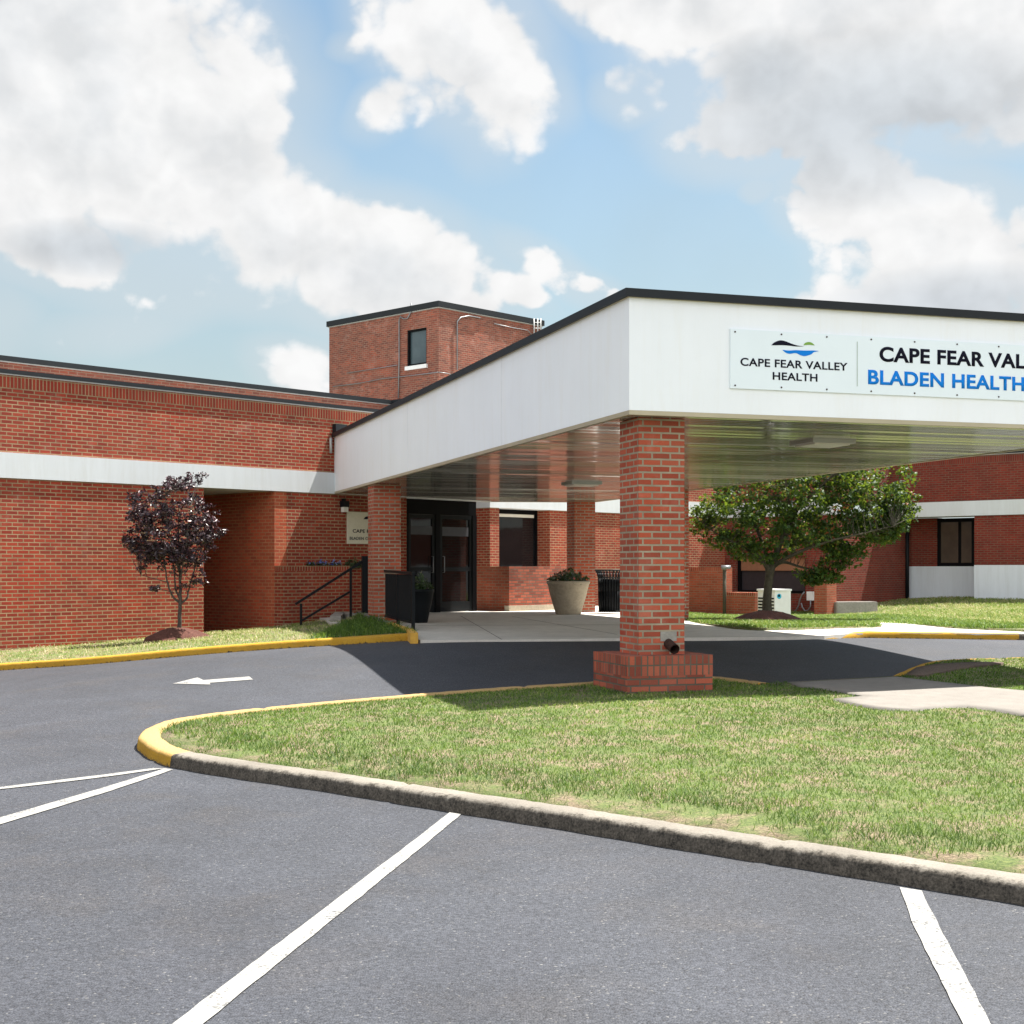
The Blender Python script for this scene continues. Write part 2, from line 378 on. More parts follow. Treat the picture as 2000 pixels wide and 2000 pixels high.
M['darkpanel'] = simple('dark_panel', (.030, .024, .028), .6, 0, .25, 12)
M['metalgrey'] = simple('grey_conduit', (.22, .23, .24), .45, .6, .2, 10)
M['rust'] = simple('rusty_pipe', (.045, .022, .016), .8, .3, .4, 30)
def glass(name, col, rough=.04):
    m, b, bs = newmat(name); ob = b.n('ShaderNodeTexCoord').outputs['Object']
    b.put(bs.inputs['Base Color'], b.mix(b.rng(b.noise(ob, 1.4, 3), .3, .7), (*col, 1), (col[0]*1.8, col[1]*1.7, col[2]*1.6, 1)))
    bs.inputs['Roughness'].default_value = rough; bs.inputs['Specular IOR Level'].default_value = .5
    bp = b.n('ShaderNodeBump'); bp.inputs['Strength'].default_value = .05; bp.inputs['Distance'].default_value = .02
    b.put(bp.inputs['Height'], b.noise(ob, 1.7, 2)); b.put(bs.inputs['Normal'], bp.outputs[0])
    return m
M['glass'] = glass('dark_glass', (.008, .008, .009))
M['glass_brown'] = glass('brown_glass', (.050, .042, .034), .15)
M['glass_tower'] = glass('tower_glass', (.035, .055, .065), .1)
# ribbed metal soffit
m, b, bs = newmat('ribbed_soffit'); M['soffit'] = m
ob = b.n('ShaderNodeTexCoord').outputs['Object']
rot = b.n('ShaderNodeMapping'); rot.inputs['Rotation'].default_value = (0, 0, -math.atan2(vv[1], vv[0])); b.put(rot.inputs[0], ob)
strip = b.noise(b.vm('MULTIPLY', rot.outputs[0], (.05, 4.2, 0)), 1.0, 6, .8)
smud = b.noise(ob, .9, 4, .6)
b.put(bs.inputs['Base Color'], b.mix(b.rng(strip, .35, .65), (.27, .265, .25, 1), (.60, .585, .54, 1)))
b.put(bs.inputs['Roughness'], b.rng(smud, .3, .7, .09, .16)); bs.inputs['Metallic'].default_value = .55
# concrete, asphalt, paint, soil
def concrete(name, c, dark=.35, sc=1.0, spots=.0):
    m, b, bs = newmat(name); ob = b.n('ShaderNodeTexCoord').outputs['Object']
    big = b.noise(ob, .7*sc, 5, .6, .3); fine = b.noise(ob, 90*sc, 4, .7); mid = b.noise(ob, 6*sc, 5, .65)
    k = b.m('MULTIPLY', b.m('MULTIPLY', b.rng(big, .3, .7, 1-dark*.4, 1+dark*.25), b.rng(fine, .25, .75, .82, 1.16)), b.rng(mid, .3, .75, 1.06, 1-dark*.5))
    b.put(bs.inputs['Base Color'], b.vm('SCALE', (*c,), sc=k)); bs.inputs['Roughness'].default_value = .9
    bs.inputs['Specular IOR Level'].default_value = .25
    bp = b.n('ShaderNodeBump'); bp.inputs['Strength'].default_value = .4; bp.inputs['Distance'].default_value = .004
    b.put(bp.inputs['Height'], fine); b.put(bs.inputs['Normal'], bp.outputs[0])
    return m
M['brick_alcove_lit'] = brick('alcove_brick_brightened', (.46, .105, .050), (.34, .07, .035), (.44, .21, .11), ms=.009, patch=.04)  # same red brick, colour raised to paint in bounced light
M['concrete'] = concrete('walk_concrete', (.58, .55, .50), .3)
M['path'] = concrete('path_concrete', (.195, .18, .162), .25)
M['pot'] = concrete('planter_concrete', (.38, .33, .25), .5, 3)
M['boulder'] = concrete('rough_concrete', (.34, .32, .29), .6, 3)
# kerb: worn concrete, face darkened by grime and painted-in shade / worn yellow paint
def kerbmat(name, paint, pale=0.0):
    m, b, bs = newmat(name); tcn = b.n('ShaderNodeTexCoord'); ob = tcn.outputs['Object']; uv = b.n('ShaderNodeUVMap').outputs[0]
    s = b.n('ShaderNodeSeparateXYZ'); b.put(s.inputs[0], uv)          # uv.y = height up the profile
    n1 = b.noise(ob, 14, 6, .7); n2 = b.noise(ob, 70, 4, .7); n3 = b.noise(ob, 2.2, 4, .6)
    base = b.mix(b.rng(n3, .3, .7), (.15, .135, .115, 1), (.225, .205, .175, 1))
    grime_shade = b.rng(b.m('ADD', s.outputs[1], b.m('MULTIPLY', b.m('SUBTRACT', n1, .5), .12)), .078, .108, 1, 0, True)
    dark = b.mix(b.rng(b.m('ADD', b.m('MULTIPLY', n2, .5), b.m('MULTIPLY', n1, .5)), .38, .62), (.014, .0125, .010, 1), (.115, .098, .078, 1))
    col = b.mix(b.m('MULTIPLY', grime_shade, .93), base, dark)
    if paint:
        wear = b.m('ADD', b.m('MULTIPLY', n1, .6), b.m('MULTIPLY', n2, .4))
        pm = b.rng(b.m('SUBTRACT', wear, b.rng(s.outputs[1], 0, .035, .16, 0)), .30, .40, 0, 1)
        yel = b.mix(b.rng(n3, .3, .7), (.36, .195, .015, 1), (.43, .25, .03, 1))
        yel = b.mix(b.rng(n1, .5, .75, 0, .35), yel, (.30, .18, .07, 1))
        yel = b.mix(b.m('MULTIPLY', b.rng(s.outputs[1], .07, .105), pale), yel, (.36, .25, .12, 1))
        col = b.mix(pm, col, yel)
    b.put(bs.inputs['Base Color'], b.vm('SCALE', col, sc=b.rng(n2, .25, .75, .72, 1.28)))
    bs.inputs['Roughness'].default_value = .9; bs.inputs['Specular IOR Level'].default_value = .25
    bp = b.n('ShaderNodeBump'); bp.inputs['Strength'].default_value = .6; bp.inputs['Distance'].default_value = .008
    b.put(bp.inputs['Height'], b.m('ADD', n2, n1)); b.put(bs.inputs['Normal'], bp.outputs[0])
    return m
M['kerb'] = kerbmat('kerb_concrete', False); M['kerby'] = kerbmat('kerb_yellow', True); M['kerbp'] = kerbmat('kerb_faded_yellow', True, .85)
m, b, bs = newmat('asphalt'); M['asphalt'] = m
ob = b.n('ShaderNodeTexCoord').outputs['Object']
f1 = b.m('ADD', b.m('MULTIPLY', b.noise(ob, 120, 3, .8), .6), b.m('MULTIPLY', b.noise(ob, 48, 2, .6), .4)); f2 = b.noise(ob, 32, 4, .7); f3 = b.noise(ob, 1.1, 5, .62, .4); f4 = b.noise(ob, .25, 3, .5)
vo = b.n('ShaderNodeTexVoronoi', feature='F1'); vo.inputs['Scale'].default_value = 105; b.put(vo.inputs['Vector'], ob)
sp = b.rng(b.n('ShaderNodeSeparateColor').outputs[0], 0, 1) if False else None
sc_ = b.n('ShaderNodeSeparateColor'); b.put(sc_.inputs[0], vo.outputs['Color'])
st = b.mix(sc_.outputs[0], (.020, .0225, .029, 1), (.056, .060, .072, 1))
st = b.mix(b.rng(sc_.outputs[1], .975, .995), st, (.11, .11, .11, 1))
st = b.mix(b.rng(sc_.outputs[2], .96, .98), st, (.02, .02, .024, 1))
k = b.m('MULTIPLY', b.m('MULTIPLY', b.rng(f1, .32, .68, .55, 1.42), b.rng(f3, .3, .7, .84, 1.14)), b.rng(f4, .35, .65, .90, 1.10))
tint = b.mix(b.rng(b.noise(ob, .9, 5, .65, .5), .50, .70, 0, .8), (1.0, 1.0, 1.01, 1), (1.16, 1.04, .92, 1))
oil = b.m('MULTIPLY', b.rng(b.noise(ob, 2.1, 3, .6, .3), .66, .76, 0, .30), b.rng(b.noise(ob, 11, 3, .6), .35, .6))
scuf = b.rng(b.noise(b.vm('MULTIPLY', ob, (.9, .12, 1)), 2.2, 5, .65, .8), .56, .72, 0, .10)
k = b.m('MULTIPLY', k, b.m('SUBTRACT', 1.0, b.m('ADD', oil, scuf)))
b.put(bs.inputs['Base Color'], b.vm('SCALE', b.mix(1.0, st, tint, 'MULTIPLY'), sc=k))
bs.inputs['Roughness'].default_value = .7; bs.inputs['Specular IOR Level'].default_value = .35
bp = b.n('ShaderNodeBump'); bp.inputs['Strength'].default_value = .75; bp.inputs['Distance'].default_value = .006
b.put(bp.inputs['Height'], b.m('ADD', b.m('SUBTRACT', 1.0, vo.outputs['Distance']), f2)); b.put(bs.inputs['Normal'], bp.outputs[0])
m, b, bs = newmat('road_paint'); M['paint'] = m
ob = b.n('ShaderNodeTexCoord').outputs['Object']
w = b.m('ADD', b.m('MULTIPLY', b.noise(ob, 55, 5, .75), .65), b.m('MULTIPLY', b.noise(ob, 4.5, 4, .6), .35))
pc = b.mix(b.rng(w, .415, .475), (.075, .075, .078, 1), (.27, .265, .25, 1))
b.put(bs.inputs['Base Color'], b.vm('SCALE', pc, sc=b.rng(b.noise(ob, 110, 3), .3, .7, .8, 1.1))); bs.inputs['Roughness'].default_value = .8
m, b, bs = newmat('lawn_soil'); M['soil'] = m
ob = b.n('ShaderNodeTexCoord').outputs['Object']
n1 = b.noise(ob, 55, 5, .75); n2 = b.noise(ob, 3.5, 5, .65)
sc0 = b.ramp(n1, [(.28, (.035, .025, .016)), (.45, (.13, .10, .06)), (.58, (.26, .20, .125)), (.75, (.40, .32, .22))])
gc = b.ramp(n1, [(.3, (.03, .045, .012)), (.5, (.09, .125, .03)), (.7, (.20, .22, .07))])
b.put(bs.inputs['Base Color'], b.mix(b.rng(n2, .38, .56), sc0, gc)); bs.inputs['Roughness'].default_value = .95
bp = b.n('ShaderNodeBump'); bp.inputs['Strength'].default_value = .8; bp.inputs['Distance'].default_value = .02
b.put(bp.inputs['Height'], n1); b.put(bs.inputs['Normal'], bp.outputs[0])
def mulchmat(name, c1, c2):
    m, b, bs = newmat(name); ob = b.n('ShaderNodeTexCoord').outputs['Object']
    n1 = b.noise(b.vm('MULTIPLY', ob, (1, 1, 2)), 45, 5, .8, .6)
    b.put(bs.inputs['Base Color'], b.ramp(n1, [(.3, (*c1,)), (.6, (*c2,)), (.8, (c2[0]*1.8, c2[1]*1.8, c2[2]*1.8))])); bs.inputs['Roughness'].default_value = .95
    bp = b.n('ShaderNodeBump'); bp.inputs['Strength'].default_value = 1; bp.inputs['Distance'].default_value = .03
    b.put(bp.inputs['Height'], n1); b.put(bs.inputs['Normal'], bp.outputs[0])
    return m
M['mulch'] = mulchmat('red_mulch', (.035, .010, .007), (.13, .045, .03)); M['mulchbed'] = mulchmat('brown_mulch', (.05, .035, .025), (.17, .12, .09))
def leafmat(name, stops, rough=.4, trans=.35, tcol=(.25, .35, .04), spec=.5):
    m = bpy.data.materials.new(name); m.use_nodes = True; nt = m.node_tree; nt.nodes.clear(); b = NB(nt)
    at = b.n('ShaderNodeAttribute'); at.attribute_name = 'rnd'
    c = b.ramp(at.outputs['Fac'], stops)
    bs = b.n('ShaderNodeBsdfPrincipled'); b.put(bs.inputs['Base Color'], c); bs.inputs['Roughness'].default_value = rough
    bs.inputs['Specular IOR Level'].default_value = spec
    tr = b.n('ShaderNodeBsdfTranslucent'); b.put(tr.inputs[0], b.mix(.5, b.vm('SCALE', c, sc=1.6), (*tcol, 1)))
    mx = b.n('ShaderNodeMixShader'); mx.inputs[0].default_value = trans
    nt.links.new(bs.outputs[0], mx.inputs[1]); nt.links.new(tr.outputs[0], mx.inputs[2])
    o = b.n('ShaderNodeOutputMaterial'); nt.links.new(mx.outputs[0], o.inputs[0]); return m
M['blade'] = leafmat('grass_blade', [(0, (.028, .07, .010)), (.22, (.075, .145, .022)), (.42, (.135, .225, .034)), (.60, (.235, .285, .070)), (.78, (.42, .36, .19)), (1, (.56, .48, .31))], .55, .30, (.22, .30, .04), .25)
M['leaf'] = leafmat('maple_leaf', [(0, (.010, .030, .008)), (.5, (.025, .062, .012)), (.82, (.060, .110, .016)), (.95, (.16, .19, .028)), (.97, (.22, .10, .02)), (1, (.20, .045, .03))], .5, .33, (.30, .38, .02), .25)
M['purple'] = leafmat('purple_leaf', [(0, (.016, .009, .013)), (.5, (.034, .016, .022)), (.85, (.085, .042, .052)), (1, (.17, .085, .08))], .38, .08, (.12, .03, .04), .55)
M['herb'] = leafmat('dark_foliage', [(0, (.012, .028, .012)), (.6, (.03, .06, .022)), (1, (.07, .11, .04))], .35, .2)
M['petal_blue'] = leafmat('blue_petal', [(0, (.03, .06, .20)), (.5, (.08, .12, .36)), (1, (.42, .42, .60))], .5, .2, (.1, .1, .4))
M['petal_pink'] = leafmat('pink_petal', [(0, (.45, .10, .09)), (1, (.65, .25, .2))], .5, .2, (.5, .1, .1))
M['bark'] = simple('bark', (.055, .048, .032), .9, 0, .45, 22, .8, 50)
M['bark_dark'] = simple('dark_bark', (.055, .045, .038), .85, 0, .4, 30, .6, 60)
M['roof'] = simple('grey_roof_membrane', (.30, .30, .29), .9, 0, .2, 2)
M['interior'] = simple('dim_interior', (.05, .045, .04), .9)
M['earth'] = simple('dry_earth', (.16, .15, .09), .95, 0, .3, .5)

# ------------------------------------------------------------------ ground sheets
def grid_sheet(name, xs, ys, fn, add, mat):
    X, Y = np.meshgrid(xs, ys); Z = g2z(fn(X.ravel(), Y.ravel())+add)
    v = np.stack([X.ravel(), Y.ravel(), Z], 1); nx = len(xs); ny = len(ys)
    i = np.arange((nx-1)*(ny-1)); r = i//(nx-1); c = i % (nx-1); a = r*nx+c
    f = np.stack([a, a+1, a+nx+1, a+nx], 1)
    me = bpy.data.meshes.new(name); me.from_pydata(v.tolist(), [], f.tolist()); me.materials.append(mat)
    me.polygons.foreach_set('use_smooth', [True]*len(me.polygons))
    o = bpy.data.objects.new(name, me); link(o); return o
gx = np.concatenate([[-900, -400, -150, -60, -30], np.arange(-26, 26.1, 2), [30, 60, 150, 400, 900]])
gy = np.concatenate([[-900, -400, -150, -60, -30], np.arange(-12, 46.1, 2), [60, 150, 400, 900]])
tag(grid_sheet('ground', gx, gy, road, -.35, M['earth']), kind='structure')
lot = tag(grid_sheet('parking_lot', np.arange(-26, 26.01, .4), np.arange(-14, 46.01, .4), road, 0, M['asphalt']), kind='structure')

def cdt_mesh(name, poly, zf, mat, step=.25, holes=(), skirt=.25, noise=0.0):
    """fills the polygon (xy) with a fine triangle mesh that follows zf(x, y) and gives it a skirt"""
    poly = [tuple(map(float, p)) for p in poly]
    dense = []
    for i in range(len(poly)):
        a = np.array(poly[i]); c = np.array(poly[(i+1) % len(poly)]); n = max(1, int(np.linalg.norm(c-a)/step))
        dense += [tuple(a+(c-a)*k/n) for k in range(n)]
    A = np.array(dense); xs = np.arange(A[:, 0].min(), A[:, 0].max(), step); ys = np.arange(A[:, 1].min(), A[:, 1].max(), step)
    X, Y = np.meshgrid(xs, ys); X = X.ravel(); Y = Y.ravel()
    ins = inside(X, Y, poly) & (dist_poly(X, Y, poly) > step*.45)
    pts = dense+list(zip(X[ins].tolist(), Y[ins].tolist())); n = len(dense)
    r = mgeo.delaunay_2d_cdt([Vector(p) for p in pts], [(i, (i+1) % n) for i in range(n)], [], 0, 1e-6)
    vs = np.array([tuple(v) for v in r[0]]); tris = np.array(r[2])
    cen = vs[tris].mean(1); tris = tris[inside(cen[:, 0], cen[:, 1], poly)]
    z = np.asarray(zf(vs[:, 0], vs[:, 1]))
    bm = bmesh.new(); bv = [bm.verts.new((x, y, E+zz)) for (x, y), zz in zip(vs, z)]
    for t in tris:
        try: f = bm.faces.new([bv[i] for i in t]); f.smooth = True
        except ValueError: pass
    bmesh.ops.recalc_face_normals(bm, faces=bm.faces); bm.normal_update()
    if sum(f.normal.z for f in bm.faces) < 0: bmesh.ops.reverse_faces(bm, faces=bm.faces)
    be = [e for e in bm.edges if len(e.link_faces) == 1]
    ex = bmesh.ops.extrude_edge_only(bm, edges=be)
    for v in [g for g in ex['geom'] if isinstance(g, bmesh.types.BMVert)]: v.co.z -= skirt
    bmesh.ops.delete(bm, geom=[v for v in bm.verts if not v.link_faces], context='VERTS')
    return mk(name, bm, mat)
def inside(X, Y, poly):
    r = np.zeros(len(X), bool); n = len(poly)
    for i in range(n):
        x0, y0 = poly[i]; x1, y1 = poly[(i+1) % n]
        if y0 == y1: continue
        c = ((y0 > Y) != (y1 > Y)) & (X < (x1-x0)*(Y-y0)/(y1-y0)+x0); r ^= c
    return r
def dist_poly(X, Y, poly, closed=True):
    d = np.full(len(X), 1e9); n = len(poly)
    for i in range(n if closed else n-1):
        a = np.array(poly[i]); c = np.array(poly[(i+1) % n]); e = c-a; L = max(e@e, 1e-12)
        t = np.clip(((X-a[0])*e[0]+(Y-a[1])*e[1])/L, 0, 1)
        d = np.minimum(d, np.hypot(X-a[0]-t*e[0], Y-a[1]-t*e[1]))
    return d
def smooth_line(pts, step=.12, it=2):
    p = [np.array(q, float) for q in pts]
    for _ in range(it):
        q = [p[0]]
        for a, c in zip(p[:-1], p[1:]): q += [a*.75+c*.25, a*.25+c*.75]
        p = q+[p[-1]]
    out = [p[0]]
    for a, c in zip(p[:-1], p[1:]):
        n = max(1, int(np.linalg.norm(c-a)/step)); out += [a+(c-a)*k/n for k in range(1, n+1)]
    return out
def kerb(name, line, fn, h, w, side, mats, split=None, joint=2.9, hf=None):
    """kerb along the line (its foot); side +1 = body lies to the left of the direction of travel"""
    line = [np.array(p) for p in line]
    prof = [(-.0, -.15), (.0, 0.0), (.006, h*.45), (.012, h*.78), (.028, h*.95), (.05, h), (w-.02, h+.004), (w, h-.01), (w, -.15)]
    bm = bmesh.new(); L = bm.loops.layers.uv.verify(); rows = []; s = 0; ss = []
    gl = fn(np.array([p[0] for p in line]), np.array([p[1] for p in line]))
    for i, p in enumerate(line):
        d = line[min(i+1, len(line)-1)]-line[max(i-1, 0)]; d = d/np.linalg.norm(d); nn = np.array([-d[1], d[0]])*side
        if i: s += np.linalg.norm(p-line[i-1])
        ss.append(s); k = 1 if hf is None else hf(p)
        dip = .014 if (s % joint) < .045 else 0
        wob = .006*math.sin(s*3.1)+.004*math.sin(s*11.7+1)
        rows.append([bm.verts.new((p[0]+nn[0]*(o+wob+dip), p[1]+nn[1]*(o+wob+dip), E+gl[i]+(z*k if z > 0 else z)-(dip if z > 0 else 0)+random.uniform(-.002, .002))) for o, z in prof])
    acc = [0]
    for a, c in zip(prof[:-1], prof[1:]): acc.append(acc[-1]+math.dist(a, c))
    for i in range(len(rows)-1):
        for k in range(len(prof)-1):
            q = (rows[i][k], rows[i+1][k], rows[i+1][k+1], rows[i][k+1])
            f = bm.faces.new(q if side < 0 else q[::-1]); f.smooth = True
            f.material_index = 0 if split is None or split(line[i]) else 1
            for l in f.loops:
                ii = i if l.vert in rows[i] else i+1; kk = (rows[ii]).index(l.vert)
                l[L].uv = (ss[ii], min(prof[kk][1], .2) if kk < 6 else .2)
    for e_ in (rows[0], rows[-1]): bm.faces.new(e_)
    bmesh.ops.recalc_face_normals(bm, faces=bm.faces)
    return tag(mk(name, bm, mats, uv=False), kind='structure')

# the front island: kerb foot in front and round the nose, kerb top at the back
fr = [ray(x, y, road) for x, y in [(2700,1905),(2300,1822),(2000,1768),(1750,1728),(1500,1688),(1300,1655),(1114,1624),(899,1590),(700,1557),(500,1527),(400,1511),(328,1499),(290,1484),(268,1464)]]
bk = [ray(x, y, isl) for x, y in [(270,1430),(296,1415),(326,1405),(399,1394),(520,1381),(700,1364),(932,1345),(1162,1332),(1290,1322),(1391,1320),(1450,1326),(1505,1334)]]
isl_line = smooth_line(fr+bk, .045)
n_fr = ray(328, 1499, road)
ri = [ray(x, y, isl) for x, y in [(1737,1320),(1770,1305),(1811,1291),(1860,1287),(1942,1285),(2000,1283),(2200,1278),(2600,1270)]]
ri_line = smooth_line(ri, .1)
front_pts = [tuple(p) for p in smooth_line(fr, .07)]
def yel(p): return not (p[1] < n_fr[1]-.02 and p[0] > n_fr[0]) if p[1] < 13 else True
kerb('kerb_front_island', isl_line, road, .105, .20, -1, [M['kerbp'], M['kerb']], split=yel)
kerb('kerb_right_island', ri_line, road, .10, .15, -1, [M['kerby'], M['kerb']], split=lambda p: p[0] < 6.6)
island_poly = [tuple(p) for p in isl_line]+[tuple(p) for p in ri_line]+[(24, 22.0), (24, 4.0)]
def offs_in(line, d, side):
    out = []
    for i, p in enumerate(line):
        e = line[min(i+1, len(line)-1)]-line[max(i-1, 0)]; e = e/np.linalg.norm(e); out.append(tuple(p+np.array([-e[1], e[0]])*side*d))
    return out
inner = offs_in(isl_line, .18, -1)+offs_in(ri_line, .13, -1)+[(24, 21.5), (24, 4.2)]
def gfront(X, Y):
    d = dist_poly(np.asarray(X), np.asarray(Y), inner[:len(isl_line)], False)
    return road(X, Y)+.088+.075*(1-np.exp(-np.maximum(d, 0)/.9))*np.clip(1-(np.asarray(X)-1.5)/3, 0.25, 1)
tag(cdt_mesh('front_lawn_soil', inner[::2], gfront, M['soil'], .3), kind='structure')
path_px = [(1507,1331),(1735,1318),(1754,1321),(1830,1330),(1933,1342),(2000,1348),(2300,1366),(2700,1385),(2700,1450),(2300,1428),(2000,1396),(1945,1385),(1891,1378),(1828,1379),(1791,1385),(1706,1383),(1650,1372),(1628,1366),(1685,1359),(1650,1351),(1621,1345),(1560,1337)]
gp = lambda X, Y: gfront(X, Y)+.018
path_poly = [ray(x, y, lambda X, Y: road(X, Y)+.13) for x, y in path_px]
path_poly[0] = ray(1507, 1334, road, .02); path_poly[1] = ray(1737, 1321, road, .02)
edge_d = lambda X, Y: dist_poly(np.asarray(X), np.asarray(Y), path_poly[:2], False)
def pathz(X, Y):
    k = np.clip(edge_d(X, Y)/.8, 0, 1); return (road(X, Y)+.02)*(1-k)+(gfront(X, Y)+.022)*k
tag(cdt_mesh('footpath', path_poly, pathz, M['path'], .2), kind='structure')
mul_px = [(1768,1316),(1790,1302),(1830,1295.5),(1900,1292),(1960,1292),(1960,1295),(1900,1301),(1850,1309),(1805,1318)]
mul_poly = [ray(x, y, lambda X, Y: road(X, Y)+.13) for x, y in mul_px]
tag(cdt_mesh('brown_mulch_patch', mul_poly, lambda X, Y: gfront(X, Y)+.02, M['mulchbed'], .15), kind='structure')

# entrance walkway slab, far kerb and back lawn
slabG = -1.03
slab_front = [hray(x, y, slabG) for x, y in [(821,1250.5),(1000,1249),(1210,1246.5),(1400,1245),(1540,1243.5),(1610,1241.5),(1660,1237.5),(1700,1236),(1850,1236.5),(2000,1238),(2300,1241),(2800,1246)]]
bm = bmesh.new(); lawn_px = [(1345,1210.5),(1363,1214.5),(1433,1225),(1480,1228),(1560,1227),(1640,1224),(1722,1222),(1712,1213.5),(1780,1216),(1860,1224),(2000,1230.5),(2400,1240)]
lf = [hray(x, y-2.5, -1.0) for x, y in lawn_px]
prism(bm, slab_front+[(24, 24.3)]+lf[::-1]+[(3.55, 28.5), (3.6, 37.5), (0, 37.5), (-4.4, 31), (-3.4, 26.2), (-1.40, 20.4)], g2z(slabG)-.3, g2z(slabG))
tag(mk('entrance_walkway', bm, M['concrete']), kind='structure')
# expansion joints scored in the walkway
bm = bmesh.new()
for a, c in [((1000,1204),(1205,1239)),((1120,1199),(1290,1215)),((817,1222),(1210,1220)),((1480,1230),(1560,1243)),((1700,1226),(1790,1236)),((900,1203),(980,1249))]:
    p, q = hray(*a, slabG), hray(*c, slabG); d = np.array(q)-np.array(p); d /= np.linalg.norm(d); nn = np.array([-d[1], d[0]])*.006
    prism(bm, [np.array(p)-nn, np.array(q)-nn, np.array(q)+nn, np.array(p)+nn], g2z(slabG)+.0005, g2z(slabG)+.002)
walk = bpy.data.objects['entrance_walkway']; mk('expansion_joint', bm, simple('joint', (.09, .08, .07), .9), walk)
kf = smooth_line([np.array(p)-np.array([0, .012]) for p in slab_front[5:]], .2)
def kfh(p): return float(np.clip((p[0]-4.6)/1.0, .35, 1))
kerb('kerb_far', kf, road, .098, .16, 1, [M['kerby'], M['kerb']], split=lambda p: p[0] < 7.75, hf=kfh)
lawn_px = [(1345,1210.5),(1363,1214.5),(1433,1225),(1480,1228),(1560,1227),(1640,1224),(1722,1222),(1712,1213.5),(1780,1216),(1860,1224),(2000,1230.5),(2400,1240)]
lawn_poly = [hray(x, y, -1.0) for x, y in lawn_px]+[(24, 24), (24, 44), (3.4, 44), (3.4, 27.6)]
tag(cdt_mesh('back_lawn_soil', lawn_poly, lambda X, Y: lawn2(X, Y)+.012, M['soil'], .5), kind='structure')

# left strip: yellow kerb and rough verge up to the wall
lk = [ray(x, y, road) for x, y in [(-900,1362),(-600,1345),(-300,1327),(0,1308.5),(181,1298),(399,1278),(623,1262.5),(720,1256.5),(817,1251)]]
lk_line = smooth_line(lk, .1)
lk_line[-1] = np.array(lk[-1])
kerb('kerb_left', lk_line, road, .105, .15, 1, [M['kerby'], M['kerb']])
edge3 = [np.array(hray(*q)) for q in [(809,1237,-.93),(800,1230,-.93),(762,1217,-.92),(730,1206,-.91),(704,1197,-.90)]]
edge3G = [-.93, -.925, -.92, -.91, -.88]
wb = [(W0(x), G) for x, G in [(-900,-1.75),(-500,-1.6),(-200,-1.5),(0,-1.42),(200,-1.36),(398,-1.27),(550,-1.2),(600,-1.17)]]
# verge height: blends from kerb top to wall base
vp = [(p[0], p[1], float(road(p[0], p[1])[0])+.09) for p in lk_line[::12]]+[(p[0], p[1], G) for p, G in wb]+[(p[0], p[1], G-.03) for p, G in zip(edge3, edge3G)]
p665 = np.array(hray(665, 1221, -1.05)); vp += [(p665[0], p665[1], -1.08), (-3.45, 25.2, -1.06)]
verge = TPS(vp)
verge_poly = [tuple(p) for p in offs_in(lk_line, .12, 1)]+[tuple(p) for p in edge3]+[(-3.3, 26.6), tuple(W0(600)), tuple(W0(550)), tuple(W0(398)), tuple(W0(0)), tuple(W0(-500)), tuple(W0(-900))]
tag(cdt_mesh('left_verge_soil', verge_poly, verge, M['soil'], .25), kind='structure')

# ------------------------------------------------------------------ painted markings (parts of the lot)
def mark(name, px, label):
    poly = [ray(x, y, road) for x, y in px]
    dense = []
    for i in range(len(poly)):
        a = np.array(poly[i]); c = np.array(poly[(i+1) % len(poly)]); n = max(1, int(np.linalg.norm(c-a)/.12))
        for k in range(n):
            q = a+(c-a)*k/n; dense.append((q[0]+random.uniform(-.003, .003), q[1]+random.uniform(-.003, .003)))
    r = mgeo.delaunay_2d_cdt([Vector(p) for p in dense], [(i, (i+1) % len(dense)) for i in range(len(dense))], [], 1, 1e-6)
    bm = bmesh.new(); vs = [bm.verts.new((v[0], v[1], E+float(road(v[0], v[1])[0])+.006)) for v in r[0]]
    for t in r[2]:
        f = bm.faces.new([vs[i] for i in t])
    bm.normal_update()
    for f in bm.faces:
        if f.normal.z < 0: f.normal_flip()
    o = mk(name, bm, M['paint'], lot); o['label'] = label
mark('parking_line', [(878,1588),(901,1591.5),(770,1700),(399,2000),(340,2052),(278,2052),(339,2000),(733,1700)], 'wide white bay line running from the kerb to the bottom edge')
mark('parking_line', [(1757,1735),(1800,1741.5),(1829,1800),(1934,2000),(1990,2110),(1932,2110),(1879,2000),(1780,1800)], 'worn white bay line near the right edge')
mark('parking_line', [(322,1502),(338,1504),(217,1545.5),(0,1611.5),(-200,1674),(-200,1658),(0,1598),(210,1537)], 'white bay line from the island nose')
mark('parking_line', [(300,1501.5),(322,1502),(203,1519),(0,1543),(-300,1576),(-300,1570.5),(0,1538.5),(203,1514)], 'thin white line fanning out from the island nose')
mark('direction_arrow', [(337,1336),(386,1324),(397,1329.2),(487,1322),(494,1328),(409,1334.5),(411,1337.8)], 'white lane arrow pointing left')

# ------------------------------------------------------------------ the building
BL = thing('hospital_building', 'long single storey red brick hospital with white bands and square brick tower', 'building', (float(W0(398)[0]), float(W0(398)[1]), g2z(-1.3)))
BB, BT, SD, CB, CT = SOF, 1.967, 3.07, 3.30, 3.39
far0 = O0-tv*14
def part(name, fn, mats, label=None, parent=BL, smooth=False):
    bm = bmesh.new(); fn(bm); o = mk(name, bm, mats, parent, smooth)
    if label: o['label'] = label
    return o
